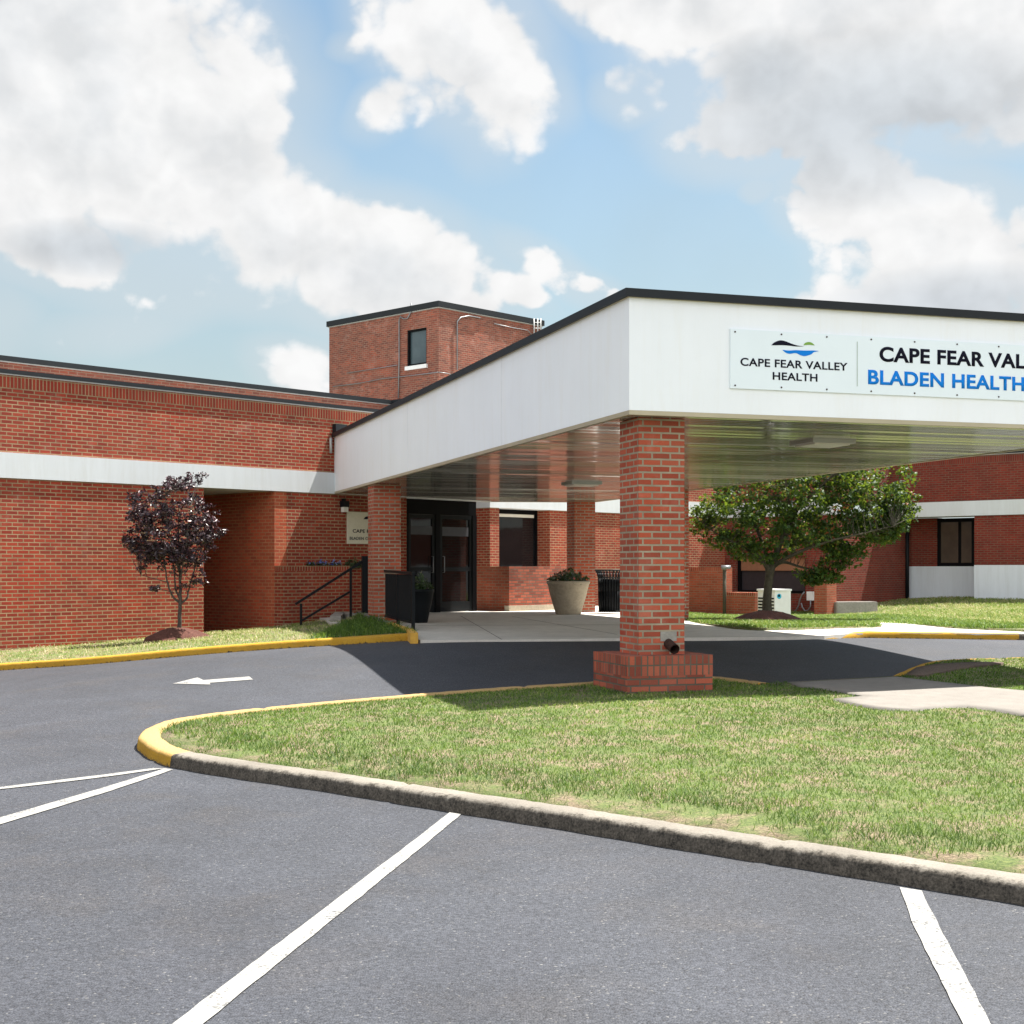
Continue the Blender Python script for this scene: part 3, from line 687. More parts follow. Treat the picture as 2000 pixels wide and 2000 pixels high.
# alcove edges: right wall plane passes W0(536)
aR = W0(536); aL = W0(398); pd = .28
def f(bm):
    wall(bm, far0, aL, -2.6, BB, .35)
    prism(bm, [aL+qv*.35, aL+qv*3.2, aL-tv*.3+qv*3.2, aL-tv*.3+qv*.35], g2z(-2.2), g2z(BB))
part('brick_wall', f, M['brick'], 'sunlit long wall of the left wing')
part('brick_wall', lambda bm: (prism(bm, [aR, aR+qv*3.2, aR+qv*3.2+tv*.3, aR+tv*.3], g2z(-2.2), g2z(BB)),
                               prism(bm, [aL+qv*3.2, aR+qv*3.2, aR+qv*3.5, aL+qv*3.5], g2z(-2.2), g2z(BB))), M['brick_alcove_lit'], 'shaded side wall of the alcove')
part('alcove_ceiling', lambda bm: prism(bm, [aL, aR+tv*.3, aR+tv*.3+qv*3.5, aL+qv*3.5], g2z(BB)+.002, g2z(BB)+.08), M['stucco_band'])
wend = W0(794)
def f(bm): wall(bm, aR+tv*.302, wend, -2.2, BB, .35)
part('brick_wall', f, M['brick'], 'wall behind the cream sign')
def f(bm): wall(bm, far0, W0(957)+tv*0, BT, SD, .35)
part('brick_wall', f, M['brick'], 'upper wall above the white band')
part('white_band', lambda bm: wall(bm, far0-tv*.04, W0(957), BB, BT, .34, .04), M['stucco_band'])
part('soldier_course', lambda bm: wall(bm, far0, W0(957), SD, CB, .35, .004), M['soldier'])
def copingf(p0, p1, zb, zt, out=.05, th=.4, drip=True):
    def f(bm):
        wall(bm, p0, p1, zb, zt, th, out, 0)
        if drip: wall(bm, p0, p1, zb-.022, zb-.001, th-.02, out-.018, 1)
    return f
part('parapet_coping', copingf(far0, W0(957), CB+.02, CT), [M['coping'], M['drip']])
part('flat_roof', lambda bm: prism(bm, [far0+qv*.3, W0(957)+qv*.3, W0(957)+qv*4.1, far0+qv*4.1], g2z(3.0), g2z(3.12)), M['roof'])
# left end wall
part('brick_wall', lambda bm: prism(bm, [far0+qv*.35, far0+qv*12, far0+qv*12+tv*.35, far0+qv*.35+tv*.35], g2z(-2.6), g2z(CB)), M['brick'], 'end wall of the left wing')
# raised roof behind
bu = 4.0; U0 = onl(O0+qv*bu, tv, 0); Zu = U0[1]; UCT = (HY-694)/F*Zu; UCB = UCT-.125
Uend = onl(O0+qv*bu, tv, 764); Ustart = U0-tv*16
part('brick_wall', lambda bm: (wall(bm, Ustart, Uend, 2.9, UCB, .35), prism(bm, [Uend-qv*2.2, Uend, Uend+tv*.35, Uend+tv*.35-qv*2.2], g2z(3.05), g2z(UCB))), M['brick_tower'], 'set back upper wall behind the parapet')
part('parapet_coping', copingf(Ustart, Uend, UCB+.02, UCT), [M['coping'], M['drip']])
part('parapet_coping', lambda bm: prism(bm, [Uend-qv*2.2-tv*.05, Uend-tv*.05-qv*.06, Uend+tv*.4-qv*.06, Uend+tv*.4-qv*2.2], g2z(UCB)+.02, g2z(UCT)), M['coping'])
part('flat_roof', lambda bm: prism(bm, [Ustart+qv*.3, Uend+qv*.3+tv*8, Uend+qv*10+tv*8, Ustart+qv*10], g2z(UCB-.4), g2z(UCB-.2)), M['roof'])

# tower
T0 = P(856.5, 45.0); ppm = F/45
TL = onl(T0, qv, 643); TR = onl(T0, tv, 1058); TB = TL+(TR-T0)
tct = (HY-588)/ppm; tcb = (HY-601)/ppm
wl0, wl1 = onl(T0, qv, 795), onl(T0, qv, 833)      # window edges on the left face
wz0, wz1 = 6.56, 7.74
def f(bm):
    th = tv*.3
    def seg(a, c, z0, z1): prism(bm, [a, c, c+th, a+th], g2z(z0), g2z(z1))
    seg(TL, wl0, 2.5, tcb); seg(wl1, T0, 2.5, tcb); seg(wl0, wl1, 2.5, wz0-.12); seg(wl0, wl1, wz1, tcb)
    prism(bm, [T0+th, TR, TR+qv*.3, T0+th+qv*.3], g2z(2.5), g2z(tcb))
    prism(bm, [TR+qv*.3, TB, TB-tv*.3, TR+qv*.3-tv*.3], g2z(2.5), g2z(tcb)); prism(bm, [TL+th, TB-tv*.3, TB-tv*.3-qv*.3, TL+th-qv*.3], g2z(2.5), g2z(tcb))
part('tower_wall', f, M['brick_tower'], 'weathered brick walls of the square tower')
cx = (T0+TB)/2; hx = np.linalg.norm(TR-T0)/2; hy = np.linalg.norm(TL-T0)/2
part('tower_coping', lambda bm: (prism(bm, rect(cx, tv, hx+.07, hy+.07), g2z(tcb)+.03, g2z(tct)), prism(bm, rect(cx, tv, hx+.03, hy+.03), g2z(tcb), g2z(tcb)+.03, 1)), [M['coping'], M['drip']])
wo_ = BL
win = part('window', lambda bm: prism(bm, [wl0+tv*.10-qv*0, wl1+tv*.10, wl1+tv*.14, wl0+tv*.14], g2z(wz0), g2z(wz1)), M['glass_tower'], 'tall narrow tower window')
def f(bm):
    for a, c, z0, z1 in [(wl0, wl0-qv*.07, wz0, wz1), (wl1+qv*.05, wl1, wz0, wz1)]:
        prism(bm, [a+tv*.03, c+tv*.03, c+tv*.099, a+tv*.099], g2z(z0), g2z(z1))
    for z0, z1 in [(wz0, wz0+.06), (wz1-.06, wz1)]:
        prism(bm, [wl0-qv*.071+tv*.031, wl1+qv*.051+tv*.031, wl1+qv*.051+tv*.098, wl0-qv*.071+tv*.098], g2z(z0), g2z(z1))
part('frame', f, M['frame'], parent=win)
part('sill', lambda bm: prism(bm, [wl0+qv*.05-tv*.06, wl1-qv*.05-tv*.06, wl1-qv*.05+tv*.12, wl0+qv*.05+tv*.12], g2z(wz0)-.13, g2z(wz0)-.005), M['white'], parent=win)
def tpt(px, py, off=.04, face='L'):
    p = onl(T0-(tv if face == 'L' else qv*1)*off, qv if face == 'L' else tv, px); return (p[0], p[1], E+(HY-py)/F*p[1])
def cond(label, pts, r=.02, face='L'):
    part('conduit', lambda bm: tube(bm, [tpt(x, y, .05, face) for x, y in pts], r, 6), M['metalgrey'], label)
cond('upright grey conduit on the tower', [(778,778),(779.5,700),(779.5,626),(782,618),(788,623),(796,622),(802,610),(803,592)], .022)
cond('upper sloping conduit run on the tower', [(677,729),(720,722),(776,713)], .014)
cond('lower conduit run along the tower', [(650,755),(700,749),(745,740),(800,734),(856,727)], .016)
cond('upright conduit on the sunny tower side', [(893,722),(893,640),(893,628),(900,620),(915,617),(938,621)], .022, 'R')
cond('thin cable along the sunny tower side', [(857,727),(872,729),(889,734)], .014, 'R')
cond('cable under the coping on the sunny side', [(965,632),(1000,640),(1030,645),(1040,655)], .014, 'R')
def f(bm):
    for x in (1043, 1050, 1056):
        a = tpt(x, 668, .12, 'R'); c = tpt(x, 622, .12, 'R'); tube(bm, [a, c], .022, 6)
    for k in range(3):
        y = 630+k*11; tube(bm, [tpt(1043, y, .12, 'R'), tpt(1056, y, .12, 'R')], .014, 6)
part('roof_ladder', f, M['drip'])

# entrance vestibule with black glazed doors
vb = float(np.dot(P(862, 32.25)-O0, qv)); VL = onl(O0+qv*vb, tv, 788); VR = onl(O0+qv*vb, tv, 930)
def vx(px): return onl(O0+qv*vb, tv, px)
part('brick_wall', lambda bm: prism(bm, [wend, wend+qv*(vb+.3), wend+qv*(vb+.3)-tv*.3, wend-tv*.3+qv*.351, wend+qv*.351-tv*.001], g2z(-1.1), g2z(BB)), M['brick'], 'return wall beside the doors')
part('door_header', lambda bm: wall(bm, VL, VR, 1.20, SOF+.02, .2), M['frame'])
def f(bm):
    for a, c in [(VL, vx(797)), (vx(849.5), vx(859)), (vx(922), VR)]: wall(bm, a, c, slabG, 1.20, .12, .02)
part('door_frame', f, M['frame'])
for (xa, xb, lab) in [(797, 849.5, 'left glazed entrance leaf'), (859, 922, 'right glazed entrance leaf')]:
    pa, pb = vx(xa), vx(xb)
    dr_ = part('door', lambda bm: wall(bm, pa+tv*.005, pb-tv*.005, slabG+.02, 1.195, .03, -.05), M['glass'], lab)
    def f(bm):
        for a, c, z0, z1 in [(pa+tv*.005, pa+tv*.08, slabG+.01, 1.195), (pb-tv*.08, pb-tv*.005, slabG+.01, 1.195)]: wall(bm, a, c, z0, z1, .048, -.001)
        for z0, z1 in [(slabG+.01, slabG+.24), (-.09, .0), (1.11, 1.195)]: wall(bm, pa+tv*.08, pb-tv*.08, z0, z1, .046, -.002)
    part('frame', f, M['black'], parent=dr_)
    hp = (pb-tv*.1) if xa < 800 else (pa+tv*.1)
    def f(bm):
        q = hp-qv*.05; tube(bm, [(hp[0], hp[1], g2z(-.12)), (q[0], q[1], g2z(-.12)), (q[0], q[1], g2z(.25)), (hp[0], hp[1], g2z(.25))], .012, 6)
    part('handle', f, M['metalgrey'], parent=dr_)
part('door_strip', lambda bm: (wall(bm, vx(864), vx(915), .72, .93, .004, -.045)), simple('grey_strip', (.05, .053, .065), .6), 'pale strip behind the right door glass')  # flat grey strip across the glass of each leaf
part('door_strip', lambda bm: (wall(bm, vx(802), vx(846), .74, .93, .004, -.045)), bpy.data.materials['grey_strip'], 'pale strip behind the left door glass')

# entrance block beyond the canopy (plane parallel to the long wall)
E0 = P(975, 36.3)
def W2(px, b=0): return onl(E0+qv*b, tv, px)
R0 = P(1629, 41.0)                        # shaded face with the shuttered window
def R(px, b=0): return onl(R0+tv*b, qv, px)
# corner of the two
A_ = np.array([tv, -qv]).T; sol = np.linalg.solve(A_, R0-E0); INN = E0+tv*sol[0]
e957, e975, e1074 = W2(957), W2(975), W2(1074)
def f(bm):
    wall(bm, e957, e975, -1.4, BB, .9); wall(bm, e1074, INN, -1.7, BB, .9)
    prism(bm, [e975+qv*.9, e1074+qv*.9, e1074+qv*1.1, e975+qv*1.1], g2z(-1.4), g2z(-.02))
part('brick_wall', f, M['brick'], 'sunlit wall of the entrance block')
def f(bm): wall(bm, e957-tv*.001, INN, BT, CB, .6)
part('brick_wall', f, M['brick'], 'upper wall of the entrance block')
part('white_band', lambda bm: wall(bm, e957-tv*.05, INN, BB, BT, 1.0, .05), M['stucco_band'])
part('parapet_coping', copingf(e957, INN, CB+.02, CT), [M['coping'], M['drip']])
part('flat_roof', lambda bm: prism(bm, [e957+qv*.3-tv*3, INN+qv*.3, INN+qv*9, e957+qv*9-tv*3], g2z(3.0), g2z(3.1)), M['roof'])
win = part('window', lambda bm: wall(bm, e975+qv*.5, e1074+qv*.5, -1.0, BB, .03), M['glass'], 'large dark window beyond the entrance')
def f(bm):
    for s in (0, np.linalg.norm(e1074-e975)-.07): wall(bm, e975+qv*.5+tv*s, e975+qv*.5+tv*(s+.07), -1.0, BB, .02, .05)
    wall(bm, e975+qv*.5+tv*.07, e1074+qv*.5-tv*.07, BB-.1, BB-.002, .02, .045); wall(bm, e975+qv*.5+tv*.07, e1074+qv*.5-tv*.07, -.98, -.9, .02, .045)
part('frame', f, M['frame'], parent=win)
part('blind', lambda bm: wall(bm, e975+qv*.47+tv*.1, e1074+qv*.47-tv*.12, BB-.2, BB-.12, .02), M['lens'], parent=win)

# shaded face R with shuttered window, then wall W4
def f(bm):
    x0, x1 = R(1437), R(1573)
    def seg(a, c, z0, z1): prism(bm, [a, c, c+tv*.4, a+tv*.4], g2z(z0), g2z(z1))
    seg(INN, x0, -2, BB); seg(x1, R0, -2, BB); seg(x0, x1, -2, -.78); seg(x0, x1, .32, BB)
part('brick_wall', f, M['brick_maroon_shade'], 'shaded side wall behind the maple')
part('brick_wall', lambda bm: prism(bm, [INN, R0, R0+tv*.4, INN+tv*.4], g2z(BT), g2z(CB)), M['brick_maroon_shade'], 'upper side wall behind the maple')
part('white_band', lambda bm: prism(bm, [INN-tv*.05, R0-tv*.05-qv*.05, R0+tv*.4-qv*.05, INN+tv*.4], g2z(BB), g2z(BT)), M['stucco_band'])
win = part('window', lambda bm: prism(bm, [R(1437)+tv*.2, R(1573)+tv*.2, R(1573)+tv*.24, R(1437)+tv*.24], g2z(-.78), g2z(.32)), M['darkpanel'], 'wide dark shuttered window behind the maple')
def f(bm):
    a, c = R(1437)+tv*.1, R(1573)+tv*.1
    for p, q in ((a, a-qv*.1), (c+qv*.08, c)): prism(bm, [p, q, q+tv*.09, p+tv*.09], g2z(-.78), g2z(.32))
    prism(bm, [a-qv*.1, c+qv*.08, c+qv*.08+tv*.09, a-qv*.1+tv*.09], g2z(-.78), g2z(-.70))
part('frame', f, M['frame'], parent=win)
part('valance', lambda bm: prism(bm, [R(1437)+tv*.13-qv*.11, R(1573)+tv*.13+qv*.09, R(1573)+tv*.19+qv*.09, R(1437)+tv*.19-qv*.11], g2z(-.10), g2z(.318)), M['valance'], parent=win)
def W4(px, b=0): return onl(R0+qv*b, tv, px)
K = W4(1776)
part('brick_wall', lambda bm: wall(bm, R0+tv*.4, K, -2, BB, .4), M['brick_maroon_shade'], 'dark brick wall left of the recessed window')
part('brick_wall', lambda bm: wall(bm, R0+tv*.4, K, BT, CB, .4), M['brick_maroon_shade'], 'upper wall left of the right wing')
# right wing
Q0 = P(2000, 40.65)
def WR(px, b=0): return onl(Q0+tv*b, qv, px)
rc = float(np.dot(K-Q0, tv)); r1903 = WR(1903); rk = WR(1776)
rfar = Q0-qv*16
def seg(bm, a, c, z0, z1, th=.35, out=0.0, mat=0): prism(bm, [a-tv*out, c-tv*out, c+tv*th, a+tv*th], g2z(z0), g2z(z1), mat)
part('brick_wall', lambda bm: seg(bm, r1903, rfar, .065, BB, rc+.3), M['brick_maroon_shade'], 'shaded wall of the right wing')
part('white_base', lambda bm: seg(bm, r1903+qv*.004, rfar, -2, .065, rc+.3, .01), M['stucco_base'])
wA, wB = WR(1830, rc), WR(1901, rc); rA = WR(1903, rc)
part('brick_wall', lambda bm: seg(bm, K, wA, .03, BB), M['brick_maroon_shade'], 'recessed wall left of the paired window')
part('white_base', lambda bm: seg(bm, K, rA-qv*.6, -2, .03, .35, .01), M['stucco_base'], 'recessed white base below the paired window')
win = part('window', lambda bm: seg(bm, wA, rA-qv*.4, .03, BB-.02, .03, -.12), M['glass_brown'], 'paired brown window in the recess')
def f(bm):
    for x in (1830, 1833.5, 1870, 1873.5): pass
    for xa, xb in ((1830, 1837), (1871, 1876.5), (1897, 1903)): seg(bm, WR(xa, rc), WR(xb, rc), .03, BB-.02, .1, -.02)
    seg(bm, WR(1837, rc), WR(1897, rc), .031, .14, .098, -.021); seg(bm, WR(1837, rc), WR(1897, rc), BB-.14, BB-.02, .098, -.021)
part('frame', f, M['frame'], parent=win)
part('recess_ceiling', lambda bm: prism(bm, [rk, r1903, rA, K], g2z(BB)+.004, g2z(BB)+.1), M['stucco_band'])
part('brick_wall', lambda bm: seg(bm, rk+qv*3, rfar, BT, SD, .5), M['brick_maroon_shade'], 'upper wall of the right wing')
part('soldier_course', lambda bm: seg(bm, rk+qv*3, rfar, SD, CB, .5, .004), M['soldier_maroon_shade'])
part('white_band', lambda bm: seg(bm, rk+qv*.2, rfar, BB, BT, .5, .05), M['stucco_band'])
part('parapet_coping', lambda bm: (seg(bm, rk+qv*3, rfar, CB+.02, CT, .5, .05), seg(bm, rk+qv*3, rfar, CB, CB+.019, .45, .03, 1)), [M['coping'], M['drip']])
part('flat_roof', lambda bm: prism(bm, [rk+tv*.3+qv*3, rfar+tv*.3, rfar+tv*12, rk+tv*12+qv*3], g2z(3.0), g2z(3.1)), M['roof'])
part('downspout', lambda bm: tube(bm, [(K[0]-.12, K[1]-.2, g2z(-1.3)), (K[0]-.12, K[1]-.2, g2z(BB))], .06, 8), M['black'], 'dark downspout in the inner corner')
# small items fixed on the long wall
def wallpt(px, py, off=0.0):
    p = onl(O0-qv*off, tv, px); return (p[0], p[1], E+(HY-py)/F*p[1])
part('scupper_box', lambda bm: (wall(bm, W0(649), W0(671), (HY-853)/F*29.4, (HY-829)/F*29.4, .02, .12)), M['coping'])
part('downspout', lambda bm: tube(bm, [wallpt(646, 855, .06), wallpt(646, 885, .06)], .03, 6), M['drip'], 'short pale pipe under the scupper box')

# ------------------------------------------------------------------ canopy
RF = P(1160, SOF*F/(HY-981.5)); RB = P(930, SOF*F/(HY-980.5)); LB = P(794, 31.95); C1 = onl(C0, uv_, 654)
kk = np.linalg.solve(np.array([uv_, -tv]).T, O0-C0); C1 = C0+uv_*kk[0]
ztop = (HY-581)/F*C0[1]; zct = (HY-564.5)/F*C0[1]
CAN = thing('entrance_canopy', 'large white flat canopy with black roof edge on square brick columns', 'canopy', (float((C0+CR+RF)[0]/3), float((C0+CR+RF)[1]/3), g2z(slabG)))
foot = [C0, CR, RF, RB, LB, C1]
def band(bm, a, c, z0, z1, th, ends=(0, 0)):
    d = (c-a)/np.linalg.norm(c-a); q = np.array([-d[1], d[0]]); prism(bm, [a, c, c+q*th-d*ends[1], a+q*th+d*ends[0]], g2z(z0), g2z(z1))
def f(bm):
    band(bm, C0, CR, SOF+.045, ztop, .14, (.14, .14)); band(bm, CR, RF, SOF+.045, ztop, .14, (.14, .14)); band(bm, RF, RB, SOF+.045, ztop, .14, (.14, .0))
    band(bm, C1, C0, SOF+.045, ztop, .14, (0, .14))
part('fascia', f, M['stucco'], parent=CAN)
part('edge_trim', lambda bm: (band(bm, C0-vv*.0-uv_*.0, CR, SOF-.0, SOF+.044, .05, (.05, .05)), band(bm, CR, RF, SOF, SOF+.044, .05, (.05, .05)), band(bm, RF, RB, SOF, SOF+.044, .05, (.05, 0)), band(bm, C1, C0, SOF, SOF+.044, .05, (0, .05))), M['trim'], parent=CAN)
sealant = simple('sealant', (.66, .68, .71), .8)
for px in (796, 980):
    p = onl(C0, uv_, px); part('panel_joint', lambda bm: prism(bm, [p-vv*.003+uv_*.004, p-vv*.003-uv_*.004, p+vv*.01-uv_*.004, p+vv*.01+uv_*.004], g2z(SOF)+.05, g2z(ztop)-.002), sealant, parent=CAN)
o1 = .06
def f(bm):
    def ob(a, c, la=0, lc=0):
        d = (c-a)/np.linalg.norm(c-a); q = np.array([d[1], -d[0]])
        prism(bm, [a+q*o1-d*la, c+q*o1+d*lc, c-q*.2-d*(.2 if lc else 0), a-q*.2+d*(.2 if la else 0)], g2z(ztop)+.004, g2z(zct))
        prism(bm, [a+q*o1*.45-d*la*.45, c+q*o1*.45+d*lc*.45, c-q*.1-d*(.1 if lc else 0), a-q*.1+d*(.1 if la else 0)], g2z(ztop)-.0, g2z(ztop)+.0035, 1)
    ob(C0, CR, o1, o1); ob(CR, RF, o1, o1); ob(RF, RB, o1, 0); ob(C1, C0, 0, o1)
part('roof_edge', f, [M['coping'], M['trim']], parent=CAN)
part('roof_deck', lambda bm: prism(bm, [C0+(vv+uv_)*.15, CR+(uv_-vv)*.15, RF-vv*.15-uv_*.15, RB-uv_*.15, LB, C1+vv*.15-uv_*.3], g2z(ztop)-.3, g2z(ztop)-.2), M['roof'], parent=CAN)
# ribbed soffit: strips along vv with a shallow groove between them
def f(bm):
    pitch = .152; L = 19.6; n = int(L/pitch)
    poly = [C0+(vv+uv_)*.05, CR+(uv_-vv)*.05, RF-vv*.05-uv_*.05, RB-uv_*.05, LB+qv*.05, C1+vv*.05]
    def span(sv):                                   # clip the line C0 + sv u + t v with the footprint
        ts = []
        for i in range(len(poly)):
            a, c = poly[i]-C0, poly[(i+1) % len(poly)]-C0; ua, uc = a@uv_, c@uv_
            if (ua-sv)*(uc-sv) <= 0 and ua != uc: k = (sv-ua)/(uc-ua); ts.append((a+(c-a)*k)@vv)
        return (min(ts), max(ts)) if len(ts) > 1 else None
    z = g2z(SOF)+.012; rows = []
    for i in range(n):
        s0 = .055+i*pitch; tl = random.gauss(0, .0015)
        for ds, dz in ((0, -tl), (.004, .014), (.009, .014), (.013, -.004-tl), (.148, -.004+tl)):
            sp = span(s0+ds)
            if sp is None: continue
            p0 = C0+uv_*(s0+ds)+vv*sp[0]; p1 = C0+uv_*(s0+ds)+vv*sp[1]
            rows.append((bm.verts.new((p0[0], p0[1], z+dz)), bm.verts.new((p1[0], p1[1], z+dz))))
    for a, c in zip(rows[:-1], rows[1:]): bm.faces.new((a[0], c[0], c[1], a[1]))
part('soffit', f, M['soffit'], parent=CAN)
part('soffit_backing', lambda bm: prism(bm, [C0+(vv+uv_)*.06, CR+(uv_-vv)*.06, RF-vv*.06-uv_*.06, RB-uv_*.06, LB, C1+vv*.06], g2z(SOF)+.05, g2z(SOF)+.09), M['darkpanel'], parent=CAN)
PC = C0+vv*.204+uv_*.24                           # front-left corner of the front column
cs = .51
def column(corner, G0, label):
    pts = [corner, corner+vv*cs, corner+vv*cs+uv_*cs, corner+uv_*cs]
    o = part('column', lambda bm: prism(bm, pts, g2z(G0), g2z(SOF)+.003), M['brick_col'], label, CAN); return o
cf = column(PC, -1.4, 'front brick column on a wider worn base')
cb = PC+(vv+uv_)*cs/2; hb = .47
zb0 = (HY-1283)/F*13.95
part('column_base', lambda bm: prism(bm, rect(cb, vv, hb, hb), g2z(-1.6), g2z(-.895-.2)), M['brick_old'], parent=cf)
part('base_cap', lambda bm: prism(bm, rect(cb, vv, hb+.002, hb+.002), g2z(-.895-.2), g2z(-.895)), M['soldier_old'], parent=cf)
dp = PC+vv*.33-uv_*.0
def f(bm):
    c = np.array([dp[0], dp[1]]); z = g2z(-.80)
    a = Vector((c[0]+uv_[0]*.05, c[1]+uv_[1]*.05, z+.03)); e = Vector((c[0]-uv_[0]*.16, c[1]-uv_[1]*.16, z-.035))
    tube(bm, [a, a.lerp(e, .5), e],   .052, 16, caps=False); tube(bm, [e, a], .043, 16, caps=False)
part('drain_spout', f, M['rust'], 'rusty drain spout near the foot', parent=cf)
part('mortar_patch', lambda bm: prism(bm, [dp-vv*.09-uv_*.006, dp+vv*.09-uv_*.006, dp+vv*.09+uv_*.02, dp-vv*.09+uv_*.02], g2z(-.76), g2z(-.66)), M['boulder'], parent=cf)
cc2 = P(721+9, 25.9); column(cc2, -1.2, 'middle left brick column beside the black railing')
c3 = P(1122, 32.3)
column(c3, slabG-.1, 'back brick column behind the round planter')
c4 = CR+uv_*12.0-vv*(cs+.2)
c4 = onl(C0+uv_*12.2, vv, 1345)-vv*cs+uv_*0; column(c4, slabG-.1, 'middle right brick column hidden behind the front one')
column(CR-vv*(cs+.204)+uv_*.24, -1.5, 'front right brick column')
part('column_base', lambda bm: prism(bm, rect(CR-vv*(cs/2+.204)+uv_*(.24+cs/2), vv, hb, hb), g2z(-1.6), g2z(-.895)), M['brick_old'], parent=bpy.data.objects['column.004'] if 'column.004' in bpy.data.objects else CAN)
for (x, y, lab) in [(1606, 863.5, 'square recessed ceiling light nearest the sign side'), (1136, 944, 'square recessed ceiling light deeper under the canopy')]:
    Yl = SOF*F/(HY-y); pl = P(x, Yl)
    t = thing('ceiling_light', lab, 'light', (float(pl[0]), float(pl[1]), g2z(SOF)), 'lights in the canopy ceiling')
    part('housing', lambda bm: prism(bm, rect(pl, vv, .29, .29), g2z(SOF)-.03, g2z(SOF)+.01), M['drip'], parent=t)
    part('diffuser', lambda bm: prism(bm, rect(pl, vv, .24, .24), g2z(SOF)-.05, g2z(SOF)-.0305), M['lens'], parent=t)

# ------------------------------------------------------------------ signs
def text_mesh(s, bold=0.0, ext=.004):
    cu = bpy.data.curves.new('t', 'FONT'); cu.body = s; cu.size = 1; cu.extrude = 0; cu.offset = bold; cu.space_character = 1.05
    o = bpy.data.objects.new('t', cu); link(o); dg = bpy.context.evaluated_depsgraph_get(); dg.update()
    me = bpy.data.meshes.new_from_object(o.evaluated_get(dg)); bpy.data.objects.remove(o); bpy.data.curves.remove(cu)
    bm = bmesh.new(); bm.from_mesh(me); bpy.data.meshes.remove(me); return bm
def text_frac(s, pre):
    w = []
    for q_ in (s, pre):
        bm = text_mesh(q_); xs = [v.co.x for v in bm.verts]; w.append(max(xs)-min(xs)); bm.free()
    return w[0]/w[1]
def place_text(s, org, ax, nrm, x0, x1, zb, cap, depth, bold=0.02):
    """letters from x0 to x1 along ax, baseline zb, given cap height, in front of the panel"""
    bm = text_mesh(s, bold); xs = [v.co.x for v in bm.verts]; ys = [v.co.y for v in bm.verts]
    a, c, lo, hi = min(xs), max(xs), min(ys), max(ys)
    r = bmesh.ops.extrude_face_region(bm, geom=list(bm.faces)); top = {v for v in r['geom'] if isinstance(v, bmesh.types.BMVert)}
    for v in bm.verts:
        x = x0+(v.co.x-a)/(c-a)*(x1-x0); z = zb+(v.co.y-lo)/(hi-lo)*cap; o_ = depth+.003 if v in top else depth
        v.co = Vector((org[0]+ax[0]*x+nrm[0]*o_, org[1]+ax[1]*x+nrm[1]*o_, g2z(z)))
    bmesh.ops.recalc_face_normals(bm, faces=bm.faces)
    return bm
def shape(org, ax, nrm, pts, depth):
    bm = bmesh.new(); fr_ = []; bk_ = []
    for x, z in pts:
        for lst, dd in ((fr_, depth+.003), (bk_, depth)): lst.append(bm.verts.new((org[0]+ax[0]*x+nrm[0]*dd, org[1]+ax[1]*x+nrm[1]*dd, g2z(z))))
    bm.faces.new(fr_); bm.faces.new(bk_[::-1]); n = len(pts)
    for i in range(n): bm.faces.new((fr_[i], bk_[i], bk_[(i+1) % n], fr_[(i+1) % n]))
    bmesh.ops.recalc_face_normals(bm, faces=bm.faces); return bm
def curve(pts, n=10):
    """Catmull-Rom through the points"""
    out = []; m_ = len(pts)
    for i in range(m_-1):
        p0 = pts[max(i-1, 0)]; p1 = pts[i]; p2 = pts[i+1]; p3 = pts[min(i+2, m_-1)]
        for k in range(n):
            t = k/n; out.append(tuple(.5*(2*b1+(c1-a1)*t+(2*a1-5*b1+4*c1-d1)*t*t+(3*b1-a1-3*c1+d1)*t**3) for a1, b1, c1, d1 in zip(p0, p1, p2, p3)))
    return out+[pts[-1]]
nf = -uv_
def sx_(px, py):
    """photo pixel on the front fascia -> (distance from the corner, level)"""
    p = onl(C0, vv, px); return float((p-C0)@vv), (HY-py)/F*p[1]
s0, s1 = sx_(1425, 700)[0], CW-sx_(1425, 700)[0]+.02
z1s, z0s = sx_(1425, 642.5)[1], sx_(1425, 758.6)[1]
pm = C0+vv*(s0+s1)/2
SG = thing('canopy_sign', 'long pale panel sign with wave emblem and black and blue lettering on the canopy front', 'sign', (float(pm[0]), float(pm[1]), g2z(z0s)))
def f(bm):
    a, c = C0+vv*s0, C0+vv*s1; wall(bm, a, c, z0s, z1s, -.001, .022)
part('panel', f, M['signpanel'], parent=SG)
def q(zx, zy): return sx_(1350+zx/2.972, 550+zy/2.972)
sd = .0225
def addsh(name, pts, mat): mk(name, shape(C0, vv, nf, pts, sd), mat, SG)
up = curve([q(459,371), q(475,356), q(500,345), q(520,343.5), q(545,350), q(575,362), q(610,373), q(645,378)])
lo = curve([q(645,378.5), q(600,378), q(560,373.5), q(520,371), q(480,371.5), q(459,371)])
addsh('emblem', up+lo[1:-1], M['ink'])
addsh('emblem', curve([q(645,371), q(655,358), q(675,352.5), q(695,358), q(710,372)])+curve([q(710,372), q(678,369), q(645,371)])[1:-1], M['green'])
addsh('emblem', curve([q(523,398), q(560,402), q(600,400), q(650,402), q(700,402), q(735,405)])+curve([q(735,405), q(705,412), q(690,424), q(655,434), q(630,430), q(600,417), q(565,421), q(540,413), q(523,398)])[1:-1], M['blue'])
def txt(name, s, l, r, base, top, mat, bold):
    (x0, zb), (x1, _) = q(*l), q(*r); zt = q(l[0], top)[1]
    mk(name, place_text(s, C0, vv, nf, x0, x1, zb, zt-zb, sd, bold), mat, SG)
txt('lettering', 'CAPE FEAR VALLEY', (280, 490), (900, 516), 0, 443, M['ink'], .018)
txt('lettering', 'HEALTH', (467, 571), (726, 578), 0, 526, M['ink'], .018)
x0, zb = q(1086, 466); zt = q(1086, 378)[1]; xe = 4.6
